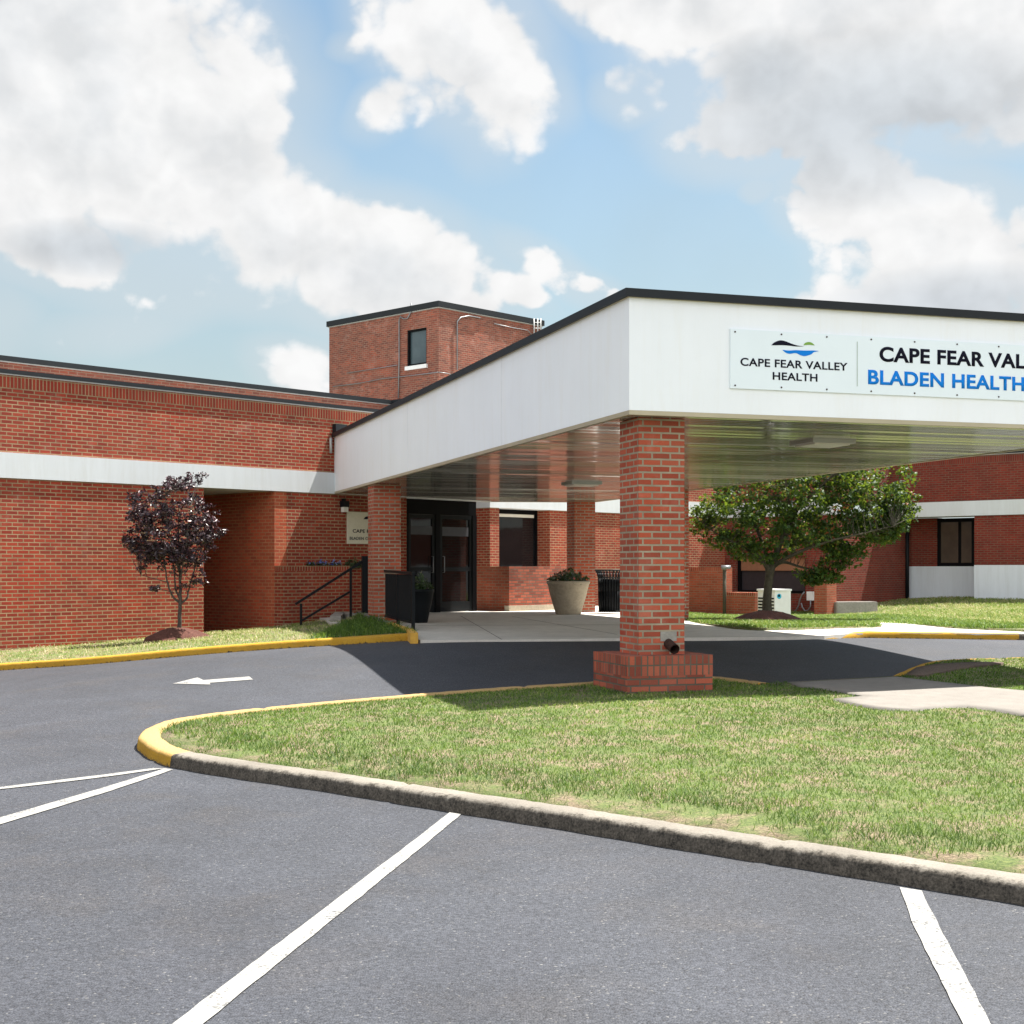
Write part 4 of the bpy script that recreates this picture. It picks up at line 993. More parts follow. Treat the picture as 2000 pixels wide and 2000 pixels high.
# large line: measured to the L of VAL at the picture edge
wv = (q(1932, 500)[0]-x0)
mk('lettering', place_text('CAPE FEAR VALLEY', C0, vv, nf, x0, x0+wv*text_frac('CAPE FEAR VALLEY', 'CAPE FEAR VAL'), zb, zt-zb, sd, .03), M['ink'], SG)
x0b, zbb = q(1020, 598); ztb = q(1020, 512)[1]; wvb = q(1924, 640)[0]-x0b
mk('lettering', place_text('BLADEN HEALTHCARE', C0, vv, nf, x0b, x0b+wvb*text_frac('BLADEN HEALTHCARE', 'BLADEN HEALTH'), zbb, ztb-zbb, sd, .03), M['blue'], SG)
dx_ = q(957, 350); dz2 = q(957, 620)
mk('divider_line', shape(C0, vv, nf, [(dx_[0]-.004, dz2[1]+.02), (dx_[0]+.004, dz2[1]+.02), (dx_[0]+.004, dx_[1]), (dx_[0]-.004, dx_[1])], sd), simple('divider_grey', (.40, .47, .42), .4), SG)
for k in range(9):
    for zz in (z0s+.03, z1s-.03):
        x = s0+.05+k*(s1-s0-.1)/8; bm = bmesh.new(); p = C0+vv*x+nf*.022; pe = p+nf*.006
        tube(bm, [(p[0], p[1], g2z(zz)), (pe[0], pe[1], g2z(zz))], .009, 8); mk('screw', bm, M['rust'], SG)

# cream sign behind the middle column
sa, sb_ = wallpt(677, 1062), wallpt(789, 1062); ST, SB = (HY-999.5)/F*sa[1], (HY-1062)/F*sa[1]
WS = thing('wall_sign', 'square cream sign with dark emblem and lettering partly behind the left brick column', 'sign', (sa[0], sa[1], g2z(SB)))
wA_, wB_ = W0(677), W0(781)
part('panel', lambda bm: wall(bm, wA_, wB_, SB, ST, -.001, .03), M['wallsign'], parent=WS)
L_ = np.linalg.norm(wB_-wA_)
def wq(px): return float((W0(px)-wA_)@tv)
mk('lettering', place_text('CAPE FEAR VALLEY', wA_, tv, -qv, wq(687), wq(773), SB+.235, .075, .031, .02), M['ink'], WS)
mk('lettering', place_text('BLADEN COUNTY HOSPITAL', wA_, tv, -qv, wq(681), wq(778), SB+.085, .065, .031, .02), M['greyink'], WS)
x0, x1 = wq(708), wq(740)
mk('emblem', shape(wA_, tv, -qv, curve([(x0, ST-.15), (x0+.05, ST-.10), (x0+.13, ST-.085), (x0+.24, ST-.12), (x1, ST-.155)])+curve([(x1, ST-.155), (x0+.15, ST-.145), (x0, ST-.15)])[1:-1], .031), M['ink'], WS)
# wall lamp
p = wallpt(669, 990); t = thing('wall_lamp', 'small black wall lamp with white glass left of the cream sign', 'lamp', p)
part('lamp_housing', lambda bm: (wall(bm, W0(664), W0(674), p[2]-E-.005, p[2]-E+.12, -.001, .14), wall(bm, W0(667), W0(671), p[2]-E+.12, p[2]-E+.17, -.001, .08)), M['black'], parent=t)
part('lamp_glass', lambda bm: wall(bm, W0(664.8), W0(673.2), p[2]-E-.11, p[2]-E-.006, -.02, .12), M['lens'], parent=t)

# ------------------------------------------------------------------ low walls
def lowwall(name, label, pts, G0, G1, mats=None, cap=True):
    c = np.mean(pts, axis=0); t = thing(name, label, 'low wall', (float(c[0]), float(c[1]), g2z(G0)))
    part('brickwork', lambda bm: prism(bm, pts, g2z(G0), g2z(G1-(.1 if cap else 0))), mats or M['brick_old'], parent=t)
    if cap: part('brick_cap', lambda bm: prism(bm, pts, g2z(G1-.1)+.0005, g2z(G1)), M['soldier'], parent=t)
    return t
a = W0(536)-qv*.28; c = onl(O0-qv*.28, tv, 683)
lowwall('planter_wall', 'brick planter wall under the cream sign behind the sloping handrail', [a, c, c+qv*.278, a+qv*.278], -2.2, .03, M['brick'])
# beyond the doors: shaded face then sunlit face
lp = P(994, 33.0); l2 = onl(lp, qv, 926); lend = onl(lp, tv, 1135)
lowwall('planter_wall', 'shaded low brick wall between the black doors and the round planter', [lp-tv*.0, onl(lp, qv, 926), onl(lp, qv, 926)+tv*.3, lp+tv*.3+qv*.3, lp+tv*.0+qv*.0], -1.2, .02, M['brick_old_dark'], False)
lowwall('planter_wall', 'sunlit low brick wall behind the round concrete planter', [lp+tv*.002-qv*.002, lend-qv*.002, lend+qv*.28, lp+tv*.31+qv*.28, lp+tv*.305-qv*.0], -1.2+.13, .025, M['brick_old'], False)
bm = bmesh.new(); prism(bm, [lp-tv*.05-qv*.06, lend-qv*.06+tv*.4, lend+qv*.1+tv*.4, lp-tv*.05+qv*.1], g2z(slabG)-.05, g2z(slabG)+.13)
tag(mk('kerb_planter', bm, M['pot']), kind='structure')
bL = P(1346, 40.2); bR = onl(bL, -qv, 1418)
lowwall('planter_wall', 'shaded low brick wall right of the front column with the standpipe at its end', [bL, bR, bR+tv*.3, bL+tv*.3], -1.7, .0, M['brick_old_dark'])
cL = P(1418, 38.9); cR = onl(cL, -qv, 1474)
lowwall('planter_wall', 'lowest brick wall left of the white generator cabinet', [cL, cR, cR+tv*.55, cL+tv*.55], -1.7, -.69, M['brick_old_dark'])
c = P(1612, 39.6); lowwall('brick_pier', 'short brick pier right of the white meter box', rect(c, tv, .26, .20), -1.8, -.38, M['brick_old_dark'], False)
c = P(1668, 39.8); bm = bmesh.new(); prism(bm, rect(c, vv, .66, .18), g2z(-1.5), g2z(-.97)); bmesh.ops.bevel(bm, geom=bm.edges[:], offset=.02, segments=2, affect='EDGES')
tag(mk('stone_bench', bm, M['boulder'], origin=(float(c[0]), float(c[1]), g2z(-1.4))), 'low pale stone block against the dark brick wall', 'bench')
# standpipe with tap, meter box, generator cabinet
c = P(1415, 38.6); t = thing('standpipe', 'grey upright pipe with a tap on top beside the shaded low wall', 'pipe', (float(c[0]), float(c[1]), g2z(-1.35)))
part('pipe', lambda bm: tube(bm, [(c[0], c[1], g2z(-1.4)), (c[0], c[1], g2z(-.06))], .05, 10), M['bark'], parent=t)
part('tap', lambda bm: (tube(bm, [(c[0]-.1, c[1]-.05, g2z(.0)), (c[0]+.16, c[1]-.08, g2z(.0))], .055, 10), tube(bm, [(c[0], c[1], g2z(-.08)), (c[0], c[1], g2z(.05))], .06, 10)), M['metalgrey'], parent=t)
mb = R(1584, -.12); zc = (HY-1164)/F*mb[1]; t = thing('meter_box', 'white electrical box with looping grey conduits on the shaded wall', 'electrical box', (float(mb[0]), float(mb[1]), g2z(zc-.13)))
part('box', lambda bm: prism(bm, rect(mb, qv, .10, .08), g2z(zc-.13), g2z(zc+.13)), M['white'], parent=t)
def cp(px, py, off=-.2): p = R(px, off); return (p[0], p[1], E+(HY-py)/F*p[1])
part('conduit', lambda bm: tube(bm, [cp(1583,1172), cp(1583,1184), cp(1578,1192), cp(1572,1193), cp(1567,1186), cp(1565,1178)], .022, 6), M['metalgrey'], parent=t)
part('conduit', lambda bm: tube(bm, [cp(1571,1156), cp(1566,1162), cp(1562,1172), cp(1560,1182), cp(1556,1190), cp(1551,1195)], .022, 6), M['metalgrey'], parent=t)
gc0 = P(1512, 37.6); gg = -1.27
t = thing('generator_cabinet', 'white generator cabinet with louvred side and round blue mark behind the maple trunk', 'generator', (float(gc0[0]), float(gc0[1]), g2z(gg)))
gL, gM, gR = P(1480, 38.0), P(1513, 37.3), P(1544.5, 37.5)
part('housing', lambda bm: prism(bm, [gL, gM, gR, gR+np.array([-.35, .75])], g2z(gg-.1), g2z(gg+.64)), M['white'], parent=t)
def f(bm):
    d = (gM-gL)/np.linalg.norm(gM-gL); n_ = np.array([d[1], -d[0]])
    for k in range(5): 
        z = g2z(gg+.08+k*.085); prism(bm, [gL+d*.03+n_*.012, gM-d*.03+n_*.012, gM-d*.03, gL+d*.03], z, z+.04)
part('louvre', f, M['frame'], parent=t)
part('lid', lambda bm: prism(bm, [gL+np.array([-.03, -.02]), gM+np.array([0, -.04]), gR+np.array([.03, 0]), gR+np.array([-.33, .78])], g2z(gg+.641), g2z(gg+.69)), M['white'], parent=t)
d = (gR-gM)/np.linalg.norm(gR-gM); n_ = np.array([d[1], -d[0]]); ctr = gM+d*.14
def disc(r, off, cz, cxx):
    bm = bmesh.new(); p = gM+d*cxx+n_*off
    vs = [bm.verts.new((p[0]+d[0]*r*math.cos(a_), p[1]+d[1]*r*math.cos(a_), g2z(cz)+r*math.sin(a_))) for a_ in np.linspace(0, 2*math.pi, 24, endpoint=False)]
    f_ = bm.faces.new(vs); ex = bmesh.ops.extrude_face_region(bm, geom=[f_])
    for v in ex['geom']:
        if isinstance(v, bmesh.types.BMVert): v.co += Vector((n_[0]*.004, n_[1]*.004, 0))
    bmesh.ops.recalc_face_normals(bm, faces=bm.faces); return bm
mk('round_mark', disc(.07, .003, gg+.50, .14), simple('cyan_mark', (.03, .42, .62), .4), t)
mk('round_mark', disc(.035, .008, gg+.515, .13), M['ink'], t)

# ------------------------------------------------------------------ railings
def wz(px, py, Z): return Vector(((px-1000)/F*Z, Z, E+(HY-py)/F*Z))
h0, h1 = wz(587, 1179, 26.9), wz(713, 1094, 27.3)
t = thing('handrail', 'sloping black handrail with lower rail in front of the planter wall', 'handrail', wz(587, 1232, 26.9))
part('top_rail', lambda bm: bar(bm, wz(577, 1180, 26.87), wz(708, 1096.5, 27.3), .05, .045), M['black'], parent=t)
part('lower_rail', lambda bm: bar(bm, wz(588, 1213, 26.9), wz(683, 1156, 27.2), .035, .04), M['black'], parent=t)
for x, y0, y1, Z, w in ((588, 1179, 1236, 26.9, .042), (685, 1113, 1215, 27.2, .042), (712.5, 1086, 1215, 27.3, .11)):
    part('post', lambda bm: bar(bm, wz(x, y1, Z), wz(x, y0, Z), w, w), M['black'], parent=t)
ra = np.array(hray(807, 1232, slabG)); rb = P(752, 26.0); rd = (rb-ra)/np.linalg.norm(rb-ra); RL = np.linalg.norm(rb-ra)
t = thing('railing', 'black baluster railing between the yellow kerb corner and the left brick column', 'railing', (float(ra[0]), float(ra[1]), g2z(slabG)))
def rp(s, G): p = ra+rd*s; return (p[0], p[1], g2z(G))
RH = slabG+.93
part('top_rail', lambda bm: bar(bm, rp(-.06, RH), rp(RL, RH+.03), .055, .045), M['black'], parent=t)
part('bottom_rail', lambda bm: bar(bm, rp(0, slabG+.13), rp(RL, slabG+.13), .035, .035), M['black'], parent=t)
for s in (0, RL*.5, RL): part('post', lambda bm: bar(bm, rp(s, slabG-.05), rp(s, RH-.02), .05, .05), M['black'], parent=t)
nb = int(RL/.10)
for k in range(1, nb):
    if abs(k-nb/2) < .6: continue
    part('baluster', lambda bm: bar(bm, rp(k*RL/nb, slabG+.13), rp(k*RL/nb, RH-.02), .018, .018), M['black'], parent=t)
# concrete edging of the ramp
bm = bmesh.new()
line = [Vector((p[0], p[1], g2z(G))) for p, G in zip(edge3, edge3G)]
pe = [hray(704,1197,-.88), hray(690,1203,-.98), hray(676,1214,-1.08), hray(663,1222,-1.14)]; line += [Vector((p[0], p[1], g2z(G))) for p, G in zip(pe[1:], (-.96, -1.06, -1.13))]
for k, (a, c) in enumerate(zip(line[:-1], line[1:])): bar(bm, a-Vector((0, 0, .07)), c+(c-a).normalized()*.03-Vector((0, 0, .07)), .11, .15, 1 if k < 2 else 0)
tag(mk('kerb_ramp', bm, [M['path'], simple('yellow_paint', (.55, .31, .05), .85, 0, .2, 12)]), kind='structure')
bm = bmesh.new(); line = [Vector((*hray(x, y, -1.0), g2z(-1.02))) for x, y in [(655,1211),(664,1203),(675,1203),(688,1207)]]
for a, c in zip(line[:-1], line[1:]): bar(bm, a, c+(c-a).normalized()*.03, .2, .2)
tag(mk('kerb_step', bm, M['boulder']), kind='structure')

# ------------------------------------------------------------------ leaves, plants
def leafmesh(name, C, N, size, aspect, mat, parent=None, flat=.0, rnd=None, origin=None, fold=True):
    """leaf-shaped faces at points C with normals N"""
    n = len(C); N = N/np.linalg.norm(N, axis=1, keepdims=True)
    R_ = RNG.normal(size=(n, 3)); T = np.cross(N, R_); T /= np.linalg.norm(T, axis=1, keepdims=True); B = np.cross(N, T)
    s = size*(RNG.uniform(.6, 1.3, n))[:, None]; w = s*aspect
    p = [C-T*s*.5, C-T*s*.08+B*w*.5-N*s*.08, C+T*s*.5, C-T*s*.08-B*w*.5-N*s*.08]
    V = np.stack(p, 1).reshape(-1, 3)
    base = root_loc(parent) if parent else Vector(origin or (0, 0, 0)); V = V-np.array(base)
    me = bpy.data.meshes.new(name); me.vertices.add(4*n); me.vertices.foreach_set('co', V.ravel())
    idx = np.arange(n)[:, None]*4+np.array([0, 1, 2, 0, 2, 3])[None]
    me.loops.add(6*n); me.loops.foreach_set('vertex_index', idx.ravel()); me.polygons.add(2*n)
    me.polygons.foreach_set('loop_start', np.arange(2*n)*3); me.update(calc_edges=True)
    at = me.attributes.new('rnd', 'FLOAT', 'POINT'); r = RNG.random(n) if rnd is None else rnd
    at.data.foreach_set('value', np.repeat(r, 4)); me.materials.append(mat)
    o = bpy.data.objects.new(name, me); link(o)
    if parent: o.parent = parent
    elif origin: o.location = origin
    return o
def leaves_around(cent, rad, per, up=.5):
    n = len(cent)*per; c = np.repeat(cent, per, 0); r = np.repeat(rad, per)
    d = RNG.normal(size=(n, 3)); d /= np.linalg.norm(d, axis=1, keepdims=True); rr = RNG.random(n)**(1/2.2)
    pts = c+d*(r*rr)[:, None]*np.array([1, 1, .6]); N = RNG.normal(size=(n, 3))*.75+np.array([0, 0, up])+d*.35
    return pts, N
def tree(name, label, base, trunk, limbs, lobes, nclump, per, crad, lsize, asp, lm, bmat, rt, keep=None):
    """trunk and limbs: polylines of (dx, dy, dz, radius) from the base; lobes: ellipsoids of crown clumps"""
    t = thing(name, label, 'tree', base)
    bm = bmesh.new(); nodes = []
    for ln in [trunk]+limbs:
        pts = curve([tuple(q_[:3]) for q_ in ln], 6); rs = curve([(q_[3],) for q_ in ln], 6)
        pts = [(base[0]+a+random.uniform(-.006, .006), base[1]+b_+random.uniform(-.006, .006), base[2]+c) for a, b_, c in pts]
        tube(bm, pts, [max(r_[0], .004) for r_ in rs], 9)
        if ln is not trunk: nodes += pts[len(pts)//4:]
    nodes = np.array(nodes)
    cen = []
    while len(cen) < nclump:
        wt = np.array([q_[3]*q_[4]*q_[5] for q_ in lobes])**.55; l = lobes[RNG.choice(len(lobes), p=wt/wt.sum())]
        d_ = RNG.normal(size=3); d_ /= np.linalg.norm(d_); d_ *= RNG.random()**(1/2.6)
        p = np.array(base)+np.array(l[:3])+d_*np.array(l[3:6])
        if keep is None or keep(p): cen.append(p)
    cen = np.array(cen)
    for p in cen:
        j = np.argmin(np.linalg.norm(nodes-p, axis=1)+np.maximum(nodes[:, 2]-p[2]+.1, 0)*1.5); a_ = nodes[j]
        mid = (a_+p)/2+np.array([0, 0, -.03])+RNG.normal(size=3)*.03
        tube(bm, [tuple(a_), tuple(mid), tuple(p)], [rt, rt*.6, rt*.25], 4, caps=False)
    mk('trunk', bm, bmat, t, uv=False)
    rad = crad*RNG.uniform(.7, 1.3, len(cen)); pts, N = leaves_around(cen, rad, per)
    tone = np.repeat(RNG.normal(0, .16, len(cen)), per)
    leafmesh('crown', pts, N, lsize, asp, lm, t, rnd=np.clip(RNG.beta(1.6, 2.2, len(pts))+tone, 0, .999))
    return t
# purple-leaved young tree by the long wall
b0 = wz(350, 1230, 24.5); k_ = 24.5/F
def TP(px, py, dy=0): return ((px-350)*k_, dy, (1232-py)*k_)
trunk = [(*TP(350, 1240), .042), (*TP(351, 1205), .034), (*TP(352, 1175), .03), (*TP(351, 1130, .03), .022), (*TP(348, 1060, .05), .013), (*TP(350, 975), .006)]
limbs = [[(*TP(352, 1180), .022), (*TP(338, 1165, -.05), .018), (*TP(328, 1135, -.08), .014), (*TP(322, 1095, -.1), .010), (*TP(300, 1040, -.15), .005)],
 [(*TP(352, 1182), .022), (*TP(364, 1170, .05), .017), (*TP(366, 1155, .08), .014), (*TP(378, 1110, .1), .011), (*TP(390, 1050, .2), .005)],
 [(*TP(351, 1170), .02), (*TP(340, 1150, .1), .015), (*TP(334, 1110, .2), .011), (*TP(318, 1075, .25), .008), (*TP(285, 1020, .3), .004)],
 [(*TP(351, 1140), .018), (*TP(362, 1100, -.15), .012), (*TP(372, 1050, -.25), .008), (*TP(380, 990, -.3), .004)],
 [(*TP(350, 1120), .016), (*TP(345, 1080, -.2), .012), (*TP(335, 1020, -.3), .008), (*TP(330, 960, -.3), .004)],
 [(*TP(330, 1140), .010), (*TP(300, 1132), .006), (*TP(275, 1125), .004)], [(*TP(340, 1160), .008), (*TP(310, 1152), .005), (*TP(292, 1154), .003)]]
def E_(px, py, rx, ry, dy=0, rz=None): x, y, z = TP(px, py, dy); return (x, y, z, rx*k_, (rz or rx)*k_, ry*k_)
lobes = [E_(345, 985, 56, 50), E_(295, 1000, 40, 45), E_(385, 1020, 42, 50), E_(325, 1050, 62, 40), E_(375, 1065, 42, 40), E_(266, 1058, 26, 22), E_(412, 1045, 22, 30), E_(272, 1010, 26, 34), E_(352, 942, 34, 20),
         E_(392, 940, 8, 14, 0, 8), E_(262, 975, 12, 12, 0, 10), E_(298, 1116, 34, 9, 0, 18), E_(308, 1152, 22, 5, 0, 10), E_(388, 1128, 17, 16, 0, 14), E_(362, 1148, 18, 7, 0, 10), E_(290, 1080, 40, 10, 0, 20), E_(345, 1105, 26, 20, 0, 18), E_(432, 1040, 10, 10, 0, 8), E_(315, 1082, 58, 20), E_(365, 1090, 45, 22), E_(330, 1075, 60, 22)]
tree('purple_leaf_tree', 'young purple leaved tree with slender trunk against the sunlit wall', tuple(b0), trunk, limbs, lobes, 420, 20, .10, .08, .42, M['purple'], M['bark_dark'], .006)
# maple on the back lawn
zb_ = 28.2; b1 = wz(1499, 1200, zb_); k_ = zb_/F
def TP(px, py, dy=0): return ((px-1499)*k_, dy, (1200-py)*k_)
trunk = [(*TP(1497, 1212), .125), (*TP(1498, 1190), .10), (*TP(1500, 1150), .085), (*TP(1504, 1118), .085), (*TP(1512, 1095), .07), (*TP(1530, 1050, .1), .055), (*TP(1556, 1000, .1), .045), (*TP(1580, 940, .1), .025), (*TP(1600, 880, .1), .012)]
limbs = [[(*TP(1502, 1120), .06), (*TP(1488, 1095, -.1), .045), (*TP(1450, 1070, -.2), .03), (*TP(1400, 1045, -.3), .015), (*TP(1365, 1020, -.3), .006)],
 [(*TP(1506, 1110), .05), (*TP(1496, 1070, .2), .04), (*TP(1480, 1020, .4), .028), (*TP(1455, 960, .5), .015), (*TP(1430, 910, .5), .006)],
 [(*TP(1512, 1105), .05), (*TP(1540, 1085, -.3), .036), (*TP(1600, 1060, -.6), .024), (*TP(1660, 1045, -.8), .014), (*TP(1720, 1030, -.9), .006)],
 [(*TP(1510, 1108), .045), (*TP(1535, 1098, .2), .032), (*TP(1580, 1110, .3), .02), (*TP(1640, 1118, .3), .008)],
 [(*TP(1535, 1045), .04), (*TP(1580, 1010, .3), .028), (*TP(1650, 975, .5), .018), (*TP(1730, 950, .6), .007)],
 [(*TP(1545, 1020), .035), (*TP(1530, 960, -.4), .024), (*TP(1515, 900, -.6), .012)], [(*TP(1560, 990), .035), (*TP(1620, 930, -.4), .02), (*TP(1690, 880, -.5), .008)]]
lobes = [E_(1, 1, 1, 1)]
def E_(px, py, rx, ry, dy=0, rz=None): x, y, z = TP(px, py, dy); return (x, y, z, rx*k_, (rz or rx)*k_, ry*k_)
lobes = [E_(1420, 1000, 75, 55), E_(1500, 970, 95, 85), E_(1600, 980, 95, 85), E_(1690, 960, 95, 75), E_(1660, 1040, 80, 42), E_(1550, 1050, 90, 42), E_(1750, 990, 42, 45), E_(1440, 1060, 60, 22),
         E_(1600, 1122, 52, 16, 0, 40), E_(1380, 1010, 35, 36), E_(1560, 900, 140, 60), E_(1480, 1085, 50, 14), E_(1640, 1070, 40, 20), E_(1610, 1124, 48, 15, 0, 25), E_(1600, 1124, 48, 13, 0, 25), E_(1575, 1130, 30, 10, 0, 20), E_(1720, 1020, 60, 35), E_(1700, 1040, 65, 32), E_(1640, 1085, 50, 22), E_(1760, 1000, 36, 40)]
tree('maple_tree', 'spreading green maple on the back lawn seen under the canopy', tuple(b1), trunk, limbs, lobes, 720, 36, .19, .080, .7, M['leaf'], M['bark'], .006)
def mound(name, label, px, py, Z, rx, ry, h, G):
    c = P(px, Z); bm = bmesh.new(); n = 40; vs = [[None]*n for _ in range(9)]
    for i in range(9):
        r = i/8
        for j in range(n):
            a_ = 2*math.pi*j/n; w_ = 1+.10*math.sin(3*a_+1)+.07*math.sin(7*a_)
            vs[i][j] = bm.verts.new((c[0]+rx*r*w_*math.cos(a_), c[1]+ry*r*w_*math.sin(a_), g2z(G)+h*(1-r*r)**1.2+random.uniform(-.012, .012)-(.1 if i == 8 else 0)))
    for i in range(8):
        for j in range(n): bm.faces.new((vs[i][j], vs[i+1][j], vs[i+1][(j+1) % n], vs[i][(j+1) % n]))
    bmesh.ops.remove_doubles(bm, verts=vs[0], dist=.2)
    o = mk(name, bm, M['mulch'], smooth=True, origin=(float(c[0]), float(c[1]), g2z(G))); tag(o, kind='stuff'); return o
mound('mulch_mound_purple_tree', '', 345, 1235, 24.5, .62, .62, .20, -1.25)
mound('mulch_mound_maple', '', 1497, 1200, 27.9, .80, .9, .24, -1.10)

# planter pot with plants, dark pot, litter bin
pc_ = P(1110, 30.9); pr = [(.27, 0), (.28, .02), (.40, .42), (.455, .66), (.475, .67), (.48, .73), (.44, .735), (.42, .68), (.05, .66)]
o = bmesh.new(); lathe(o, pc_, [(r, g2z(slabG)+z) for r, z in pr], 40)
tag(mk('concrete_planter', o, M['pot'], smooth=True, uv=False, origin=(float(pc_[0]), float(pc_[1]), g2z(slabG))), 'tapered round concrete planter on the entrance walkway', 'planter')
def shrub(name, label, cat, c, z, rx, h, n, size, mat, asp=.35, flowers=None, up=.9):
    t = thing(name, label, cat, (float(c[0]), float(c[1]), z))
    a_ = RNG.random(n)*2*math.pi; r = RNG.random(n)**.5; hh = RNG.random(n)**.7*(1.05-r*.7)
    C = np.stack([c[0]+rx*r*np.cos(a_), c[1]+rx*r*np.sin(a_), z+h*hh], 1); N = RNG.normal(size=(n, 3))*.7+np.stack([np.cos(a_)*.5, np.sin(a_)*.5, np.full(n, up)], 1)
    leafmesh('foliage', C, N, size, asp, mat, t)
    bm = bmesh.new()
    for k in range(14): 
        j = RNG.integers(n); tube(bm, [(c[0]+random.uniform(-.05, .05), c[1]+random.uniform(-.05, .05), z), tuple((C[j]+np.array([c[0], c[1], z]))/2+np.array([0, 0, .03])), tuple(C[j])], .004, 4, caps=False)
    mk('stem', bm, M['herb'], t, uv=False)
    if flowers:
        fm, fn_, fs = flowers; j = RNG.integers(n, size=fn_); leafmesh('flower', C[j]+np.array([0, 0, .03]), N[j], fs, .9, fm, t)
shrub('potted_plant', 'leafy plant with pink blossom growing in the round concrete planter', 'plant', pc_, g2z(slabG)+.67, .46, .36, 420, .15, M['herb'], .3, (M['petal_pink'], 14, .07))
pd_ = P(817, 26.2)
bm = bmesh.new(); lathe(bm, pd_, [(r*.62, g2z(slabG)+z*.85) for r, z in pr], 28); tag(mk('dark_planter', bm, M['black'], smooth=True, uv=False, origin=(float(pd_[0]), float(pd_[1]), g2z(slabG))), 'dark planter standing behind the black railing', 'planter')
shrub('potted_plant', 'dark leafy plant in the dark planter behind the railing', 'plant', pd_, g2z(slabG)+.55, .26, .42, 260, .11, M['herb'])
for x, r, lab, fl in ((600, .10, 'first small clump of blue flowers from the alcove on the planter wall', 20), (622, .17, 'wide clump of blue flowers in the middle of the planter wall', 46), (648, .14, 'clump of blue flowers below the wall lamp', 36)):
    c = W0(x)-qv*.12; shrub('flower_clump', lab, 'flowers', c, g2z(.02), r, .13, 70, .06, M['herb'], .4, (M['petal_blue'], fl, .055))
c = onl(O0-qv*.12, tv, 690); shrub('leafy_shrub', 'dark leafy shrub at the upper end of the handrail', 'shrub', c, g2z(-.02), .22, .24, 220, .09, M['herb'])
tb = P(1192, 31.4)
t = thing('litter_bin', 'black slatted litter bin half hidden behind the front brick column', 'litter bin', (float(tb[0]), float(tb[1]), g2z(slabG)))
def f(bm): lathe(bm, tb, [(.24, g2z(slabG)+.04), (.245, g2z(slabG)+.76), (.24, g2z(slabG)+.77)], 24)
part('liner', f, M['frame'], parent=t, smooth=True)
def f(bm):
    for k in range(26):
        a_ = 2*math.pi*k/26; ca, sa_ = math.cos(a_), math.sin(a_)
        P3 = [(tb[0]+ca*r, tb[1]+sa_*r, g2z(slabG)+z) for r, z in ((.25, .03), (.262, .5), (.265, .78), (.29, .90), (.335, .965))]
        for p_, q_ in zip(P3[:-1], P3[1:]): tube(bm, [p_, q_], .014, 5)
part('slats', f, M['black'], parent=t)
def ring(bm, r, z, rr): tube(bm, [(tb[0]+r*math.cos(a_), tb[1]+r*math.sin(a_), g2z(slabG)+z) for a_ in np.linspace(0, 2*math.pi, 33)], rr, 6)
part('rim', lambda bm: (ring(bm, .335, .968, .016), ring(bm, .262, .05, .014), ring(bm, .27, .80, .012)), M['black'], parent=t)

# ------------------------------------------------------------------ grass
def blades(name, X, Y, zf, h, w, straw, label=None, lean=.95):
    n = len(X); Z = E+np.asarray(zf(X, Y)); a_ = RNG.random(n)*2*math.pi; H = h*RNG.uniform(.45, 1.35, n); L = H*RNG.uniform(.1, 1.0, n)*lean*2
    wx = np.cos(a_)*w/2; wy = np.sin(a_)*w/2; b2 = RNG.random(n)*2*math.pi; lx = np.cos(b2)*L; ly = np.sin(b2)*L
    V = np.empty((n, 5, 3))
    V[:, 0] = np.stack([X-wx, Y-wy, Z-.006], 1); V[:, 1] = np.stack([X+wx, Y+wy, Z-.006], 1)
    V[:, 2] = np.stack([X-wx*.8+lx*.4, Y-wy*.8+ly*.4, Z+H*.62], 1); V[:, 3] = np.stack([X+wx*.8+lx*.4, Y+wy*.8+ly*.4, Z+H*.62], 1)
    V[:, 4] = np.stack([X+lx, Y+ly, Z+H*.95], 1)
    me = bpy.data.meshes.new(name); me.vertices.add(5*n); me.vertices.foreach_set('co', V.ravel())
    idx = np.arange(n)[:, None]*5+np.array([0, 1, 3, 0, 3, 2, 2, 3, 4])[None]
    me.loops.add(9*n); me.loops.foreach_set('vertex_index', idx.ravel()); me.polygons.add(3*n); me.polygons.foreach_set('loop_start', np.arange(3*n)*3); me.update(calc_edges=True)
    at = me.attributes.new('rnd', 'FLOAT', 'POINT'); r = np.clip(RNG.beta(1.8, 2.0, n)*.85+straw, 0, 1)
    at.data.foreach_set('value', np.repeat(r, 5)); me.materials.append(M['blade'])
    o = bpy.data.objects.new(name, me); link(o); tag(o, label, 'grass', kind='stuff'); return o
_lat = {k: RNG.random((200, 200)) for k in (1.7, 3.1, .45, 6.0, .9)}
def vnoise(X, Y, k):
    g = _lat[k]; x = (X+60)*k; y = (Y+60)*k; i = np.floor(x).astype(int); j = np.floor(y).astype(int); fx = x-i; fy = y-j
    fx = fx*fx*(3-2*fx); fy = fy*fy*(3-2*fy); i %= 199; j %= 199
    return (g[i, j]*(1-fx)+g[i+1, j]*fx)*(1-fy)+(g[i, j+1]*(1-fx)+g[i+1, j+1]*fx)*fy
def cut_view(X, Y, pad=1.5): return np.abs(X) < Y*1000/F+pad
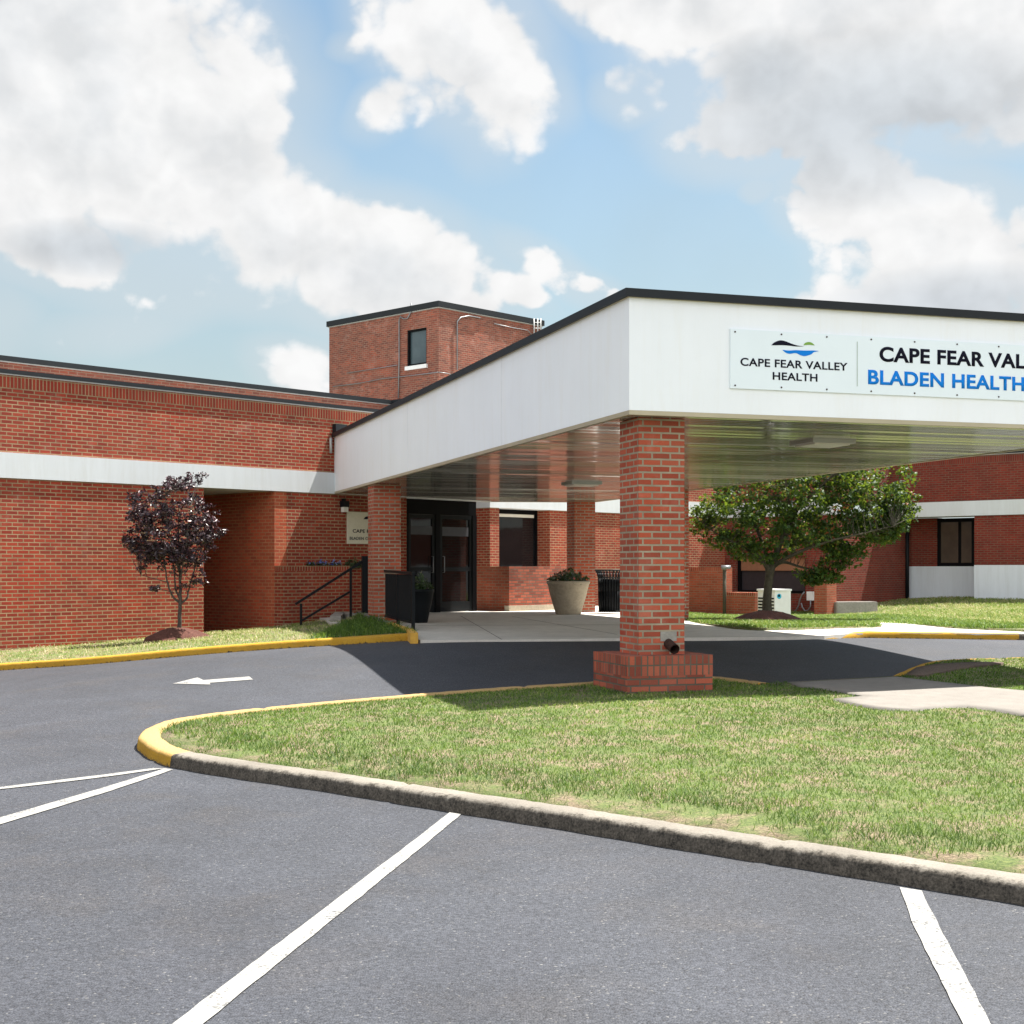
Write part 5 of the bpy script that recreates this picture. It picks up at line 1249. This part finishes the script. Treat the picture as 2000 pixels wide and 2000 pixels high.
# front lawn
N = 620000
X = RNG.uniform(-3.6, 9.5, N); Y = RNG.uniform(5.6, 20, N)
dens_k = np.clip((11.0/np.maximum(Y, 6))**1.1, .35, 1.3)
ok = inside(X, Y, inner[::3]) & cut_view(X, Y) & (RNG.random(N) < dens_k/1.3)
X, Y = X[ok], Y[ok]
dk = dist_poly(X, Y, inner[:len(isl_line)][::3], False); dp_ = dist_poly(X, Y, path_poly)
n1 = vnoise(X, Y, 3.1); n2 = vnoise(X, Y, 1.7); n3 = vnoise(X, Y, 6.0); n4 = vnoise(X, Y, .9)
frontk = dist_poly(X, Y, front_pts[::3], False)
bare = (frontk < .30+.65*(n2-.35)+.4*(n3-.5)) & (RNG.random(len(X)) > .09)
pb_ = rect(cb, vv, hb+.01, hb+.01)
ok = ~bare & ~inside(X, Y, path_poly) & ~inside(X, Y, [tuple(q_) for q_ in pb_]) & ~(inside(X, Y, mul_poly) & (RNG.random(len(X)) > .25)) & (RNG.random(len(X)) < .66+.6*n3)
X, Y, dk, n1, n2, n3, n4, frontk = [q_[ok] for q_ in (X, Y, dk, n1, n2, n3, n4, frontk)]
green_edge = np.exp(-((frontk-.62)/.35)**2)
straw = -.30+.30*(n1-.5)+.34*(n4-.45)+.16*(n3-.5)-.24*green_edge+.07
hgt = .0215*(1+.75*green_edge)*(.8+.5*n3)*(1+.55*np.exp(-dist_poly(X, Y, [tuple(q_) for q_ in pb_])/.15))
blades('front_lawn_grass', X, Y, gfront, hgt, np.clip(.0050*Y/10, .0042, .009), straw)
# left verge
N = 90000; X = RNG.uniform(-12, -1, N); Y = RNG.uniform(17.5, 30, N); ok = inside(X, Y, verge_poly) & cut_view(X, Y)
X, Y = X[ok], Y[ok]; n1 = vnoise(X, Y, 3.1); n3 = vnoise(X, Y, 6.0); n2 = vnoise(X, Y, 1.7)
mt = np.hypot((X-P(345, 24.5)[0])/.60, (Y-24.5)/.60)
ok = (mt > 1.0) & (RNG.random(len(X)) < np.where(X < -2.9, .25+.6*n2, 1.0))
X, Y, n1, n3 = X[ok], Y[ok], n1[ok], n3[ok]
lush = (X > -3.0)
blades('left_verge_grass', X, Y, verge, np.where(lush, .085, .038)*(.6+.8*n3), .010, np.where(lush, -.30, .26+.35*(n1-.5)))
# back lawn
N = 200000; X = RNG.uniform(3.3, 16, N); Y = RNG.uniform(23, 43.5, N); ok = inside(X, Y, lawn_poly) & cut_view(X, Y) & (RNG.random(N) < (26/np.maximum(Y, 20))**1.5)
X, Y = X[ok], Y[ok]; mt = np.hypot((X-P(1497, 27.9)[0])/.80, (Y-27.9)/.9); n1 = vnoise(X, Y, .9); n3 = vnoise(X, Y, 3.1); ok = mt > 1.0
X, Y, n1, n3 = X[ok], Y[ok], n1[ok], n3[ok]
blades('back_lawn_grass', X, Y, lambda a_, c_: lawn2(a_, c_)+.012, .055*(.8+.4*n3), .014, np.where(X > 9, .16, -.08)+.3*(n1-.5))
